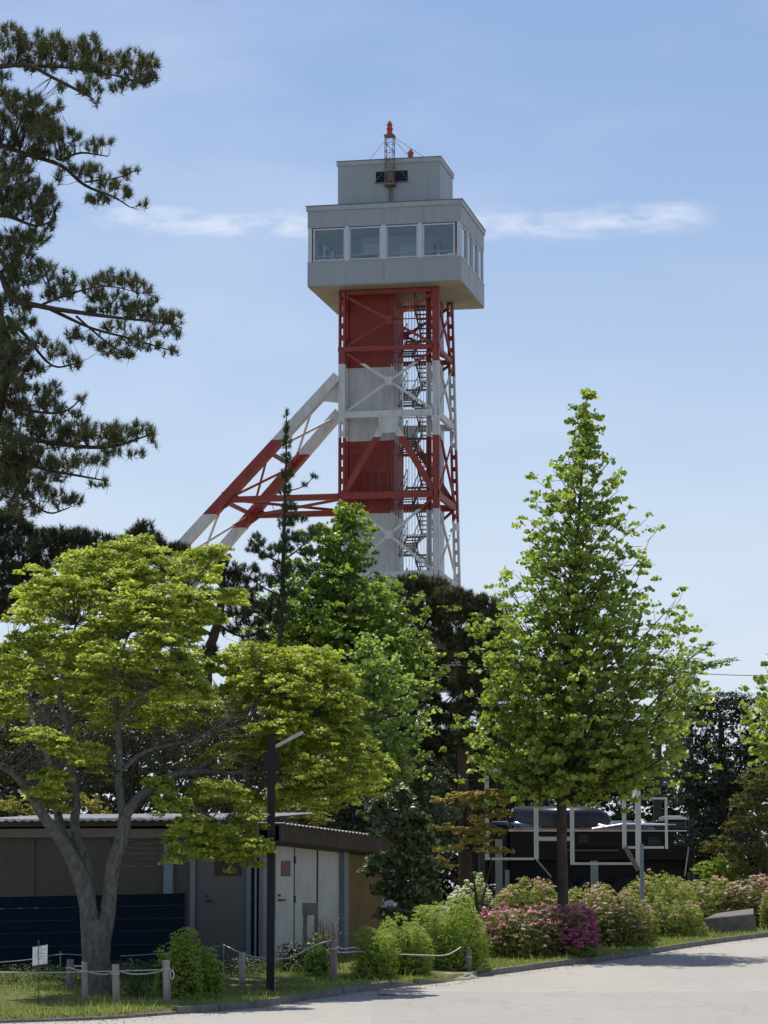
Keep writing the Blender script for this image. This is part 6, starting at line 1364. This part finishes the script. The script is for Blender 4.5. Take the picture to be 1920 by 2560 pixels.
for y__ in (2098, 2118, 2138):
    m = MB(None, b); m.tube([(lx(1276), YC - .32, lz(y__)), (lx(1716), YC - .32, lz(y__ + 1))], .022, 5); m.build('pipe', M['locoblack'], loco)
lbox('side_rod', 1400, 1545, 2125, 2127.5, -.45, -.41, 'rust')
for k_ in range(5):
    cx = lx(1315 + k_ * 84); m = MB(None, b); rr = .62; cz = g(YC) + .15 + rr
    m.tube([(cx, YC - .38, cz), (cx, YC - .25, cz)], rr, 20); wl = m.build('wheel', M['locodull'], loco)
    m = MB(None, b); m.tube([(cx, YC - .42, cz), (cx, YC - .385, cz)], .14, 12); m.build('hub', M['rust'], wl)
m = MB(None, b); m.box(lx(1300), lx(1700), YC - .3, YC - .22, g(YC), g(YC) + .14); m.box(lx(1140), lx(1740), YC + 1.0, YC + 1.08, g(YC), g(YC) + .14); m.build('rail', M['rust'], loco)

# ================================================================== BUSHES
def bush(name, label, cx, hw, ytop, ybase, Y, leaf, flower=None, ffrac=0.0, size=.042, cat='bush', group=None, dens=62, fsel=None, depth=.8, r=.075, per=17, bumps=5, dark=0, fsize=.045, upright=0):
    b0 = base_of(cx, Y); root = thing(name, label, cat, b0, group); k = 1 / ppm(Y); zt = at(cx, ytop, Y)[2]; h = max(zt - b0[2] - r * .7, .3); w_ = hw * k
    n = int(dens * (w_ * h * 2 + w_ * w_ * depth) * 7.0)
    d = unit(rng.normal(size=(n, 3))); d[:, 2] = np.abs(d[:, 2])
    ph = rng.uniform(0, 6.28, (bumps, 2)); bum = np.ones(n)
    for i in range(bumps): bum += .045 * np.sin(d[:, 0] * (3 + i) + ph[i, 0]) * np.sin(d[:, 1] * 3 + d[:, 2] * (2 + i) + ph[i, 1])
    rr = (1 - .38 * rng.random(n) ** 1.6) * bum
    sq = d.copy(); sq[:, 2] = np.abs(d[:, 2]) ** .8; hz = np.linalg.norm(d[:, :2], axis=1, keepdims=True) + 1e-6; sq[:, :2] = d[:, :2] / hz * hz ** .55
    C = b0 + sq * np.array([w_, w_ * depth, h]) * rr[:, None]; C[:, 2] = np.maximum(C[:, 2] * 1.0, b0[2] + .06 + rng.random(n) * .1)
    if upright: C[:, 2] += rng.random(n) ** 3 * upright
    P, Nr = clump_leaves(C, d, r, per, .8, .5, .6, .6)
    tint = np.clip(np.repeat(rng.random(n), per) * .5 + rng.random(len(P)) * .5, 0, 1)
    nf_ = int(420 * w_ * h) + 40; dd = unit(rng.normal(size=(nf_, 3))); dd[:, 2] = np.abs(dd[:, 2]); FQ = b0 + dd * np.array([w_, w_ * depth, h]) * (.45 + .35 * rng.random(nf_))[:, None]
    P, Nr, sz, tint = with_fill(P, Nr, size * rng.uniform(.6, 1.2, len(P)), tint, FQ, .15)
    leaves('foliage', P, Nr, sz, M[leaf], root, 'quad', tint, off=b0)
    # stems
    ns = 26; A = b0 + np.c_[rng.normal(0, w_ * .25, ns), rng.normal(0, w_ * .2, ns), np.full(ns, -.05)]; B = C[rng.integers(0, n, ns)]
    sticks('stems', A, B, .014, .005, M['bark_dark'], root, b0)
    fl = flower if isinstance(flower, list) else ([(flower, ffrac, fsel)] if flower else [])
    for (fm, ff, fs) in fl:
        top = (rr > .82 * bum) & (d[:, 2] > .12) & (rng.random(n) < 1.0)
        pn_ = np.sin(C[:, 0] * 5.1 + 1) * np.sin(C[:, 2] * 6 + C[:, 1] * 3) * .5 + .5
        sel = top & (rng.random(n) < ff * (.35 + 1.3 * pn_))
        if fs is None: sel &= ((C[:, 2] - b0[2]) / h + rng.normal(0, .12, n)) > .5
        if fs is not None: sel &= fs((C[:, 0] - b0[0]) / w_, (C[:, 2] - b0[2]) / h)
        Q = C[sel]; 
        if not len(Q): continue
        P2, N2 = clump_leaves(Q, d[sel], r * .8, 9, .8, .5, .6, 1.0); P2 = P2 + np.repeat(d[sel], 9, 0) * .05
        leaves('blossom', P2, N2, fsize * rng.uniform(.7, 1.2, len(P2)), M[fm], root, 'wide', off=b0)
    return root
AZ = 'azalea bushes along the verge'
bush('azalea_bush', 'white flowering azalea behind the orange maple stems', 1175, 62, 2198, 2275, 68, 'l_azalea', 'f_white', .9, group=AZ, cat='azalea')
bush('azalea_bush', 'pale pink azalea immediately left of the tulip tree trunk', 1318, 92, 2194, 2300, 67.5, 'l_azalea', 'f_pink', .32, group=AZ, cat='azalea')
bush('azalea_bush', 'yellow-green azalea with few pale flowers immediately right of the tulip tree trunk', 1470, 86, 2212, 2330, 65.5, 'l_azalea', 'f_pink', .25, group=AZ, cat='azalea')
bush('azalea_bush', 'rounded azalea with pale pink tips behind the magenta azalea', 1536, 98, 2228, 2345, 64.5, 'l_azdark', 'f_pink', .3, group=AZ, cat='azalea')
bush('azalea_bush', 'tall green azalea right of the thin grey post', 1650, 98, 2180, 2300, 71, 'l_azalea', 'f_pink', .10, group=AZ, cat='azalea')
bush('azalea_bush', 'green azalea with a pinkish crest behind the stone block', 1768, 88, 2190, 2300, 74.0, 'l_azalea', 'f_pink', .22, group=AZ, cat='azalea')
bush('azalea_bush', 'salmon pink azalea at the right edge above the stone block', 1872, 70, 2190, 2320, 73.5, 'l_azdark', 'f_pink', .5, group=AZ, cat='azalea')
bush('azalea_bush', 'green azalea cut off by the right edge beside the kerb', 1945, 44, 2215, 2330, 72, 'l_azalea', 'f_pink', .25, group=AZ, cat='azalea')
bush('azalea_bush', 'low yellow-green azalea just left of the stone block', 1680, 84, 2248, 2345, 68.5, 'l_azalea', 'f_pink', .12, group=AZ, cat='azalea')
bush('azalea_bush', 'low green azalea between the magenta azalea and the yellow-green one', 1590, 56, 2262, 2360, 66, 'l_azalea', 'f_pink', .12, group=AZ, cat='azalea')
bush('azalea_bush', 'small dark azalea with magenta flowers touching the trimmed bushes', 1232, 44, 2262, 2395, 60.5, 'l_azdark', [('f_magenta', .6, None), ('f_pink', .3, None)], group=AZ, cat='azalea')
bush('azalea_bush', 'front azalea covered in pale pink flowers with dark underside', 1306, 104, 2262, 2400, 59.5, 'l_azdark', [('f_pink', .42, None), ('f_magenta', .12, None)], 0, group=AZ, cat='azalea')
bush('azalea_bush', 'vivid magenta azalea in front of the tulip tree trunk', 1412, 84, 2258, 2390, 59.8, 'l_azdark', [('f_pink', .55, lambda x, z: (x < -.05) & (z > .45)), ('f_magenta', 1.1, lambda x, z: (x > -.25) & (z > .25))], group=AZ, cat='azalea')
bush('trimmed_bush', 'left of the two trimmed bright green bushes beside the kerb', 938, 60, 2315, 2462, 52.6, 'l_bush', dens=84, group='trimmed green bushes', size=.036, r=.06, upright=.05)
bush('trimmed_bush', 'bright green bush filling the middle between the two trimmed bushes', 1012, 76, 2290, 2452, 53.6, 'l_bush', dens=84, group='trimmed green bushes', size=.036, r=.06, upright=.05)
bush('trimmed_bush', 'larger right hand trimmed bright green bush next to the pink azaleas', 1122, 100, 2245, 2436, 55.5, 'l_bush', dens=84, group='trimmed green bushes', size=.036, r=.06, upright=.05)
bush('green_bush', 'tall pointed dark green bush right of the whitish fence post', 465, 42, 2312, 2505, 47.4, 'l_bush', size=.05, r=.07, upright=.12)
bush('green_bush', 'broad dark green bush behind the pointed bush by the road', 515, 48, 2372, 2500, 47.9, 'l_bush', size=.05, r=.07, upright=.1)
bush('green_bush', 'low leafy bush touching the right side of the whitish fence post', 425, 34, 2352, 2500, 48.3, 'l_bush', size=.05, r=.08, upright=.1)
bush('green_bush', 'small bright leafy sapling left of the dark brown fence post', 795, 32, 2330, 2445, 53.2, 'l_light', size=.075, r=.09, dens=18)
bush('dark_shrub', 'dark low shrub below the white doors behind the lamp post', 745, 56, 2345, 2440, 54.5, 'l_ever', size=.05, dens=30)
bush('dark_shrub', 'dark low shrub in front of the grey workshop door', 590, 60, 2385, 2450, 54.3, 'l_ever', size=.05, dens=30)
bush('dark_shrub', 'dark low shrub under the navy tarp near the maple trunk', 340, 60, 2392, 2450, 52.8, 'l_ever', size=.05, dens=26)
# dry stems before the white doors
b = base_of(815, 56); dr = thing('dry_grass_clump', 'dry reddish stalks standing in front of the white door panels', 'plant', b)
A = b + np.c_[rng.normal(0, .16, 70), rng.normal(0, .15, 70), np.zeros(70)]; B = A + np.c_[rng.normal(0, .10, 70), rng.normal(0, .05, 70), rng.uniform(.5, 1.15, 70)]
sticks('stalk', A, B, .006, .003, M['bark_brown'], dr, b)
P = A[rng.integers(0, 70, 900)] ; tt = rng.random((900, 1)) ** .6; idx = rng.integers(0, 70, 900); P = A[idx] + (B[idx] - A[idx]) * tt + rng.normal(0, .015, (900, 3))
leaves('seed_heads', P, rng.normal(size=P.shape), .035, M['stem_dry'], dr, 'quad', off=b)
print('tris', sum(len(o.data.loops) - 2 * len(o.data.polygons) for o in bpy.data.objects if o.type == 'MESH'))
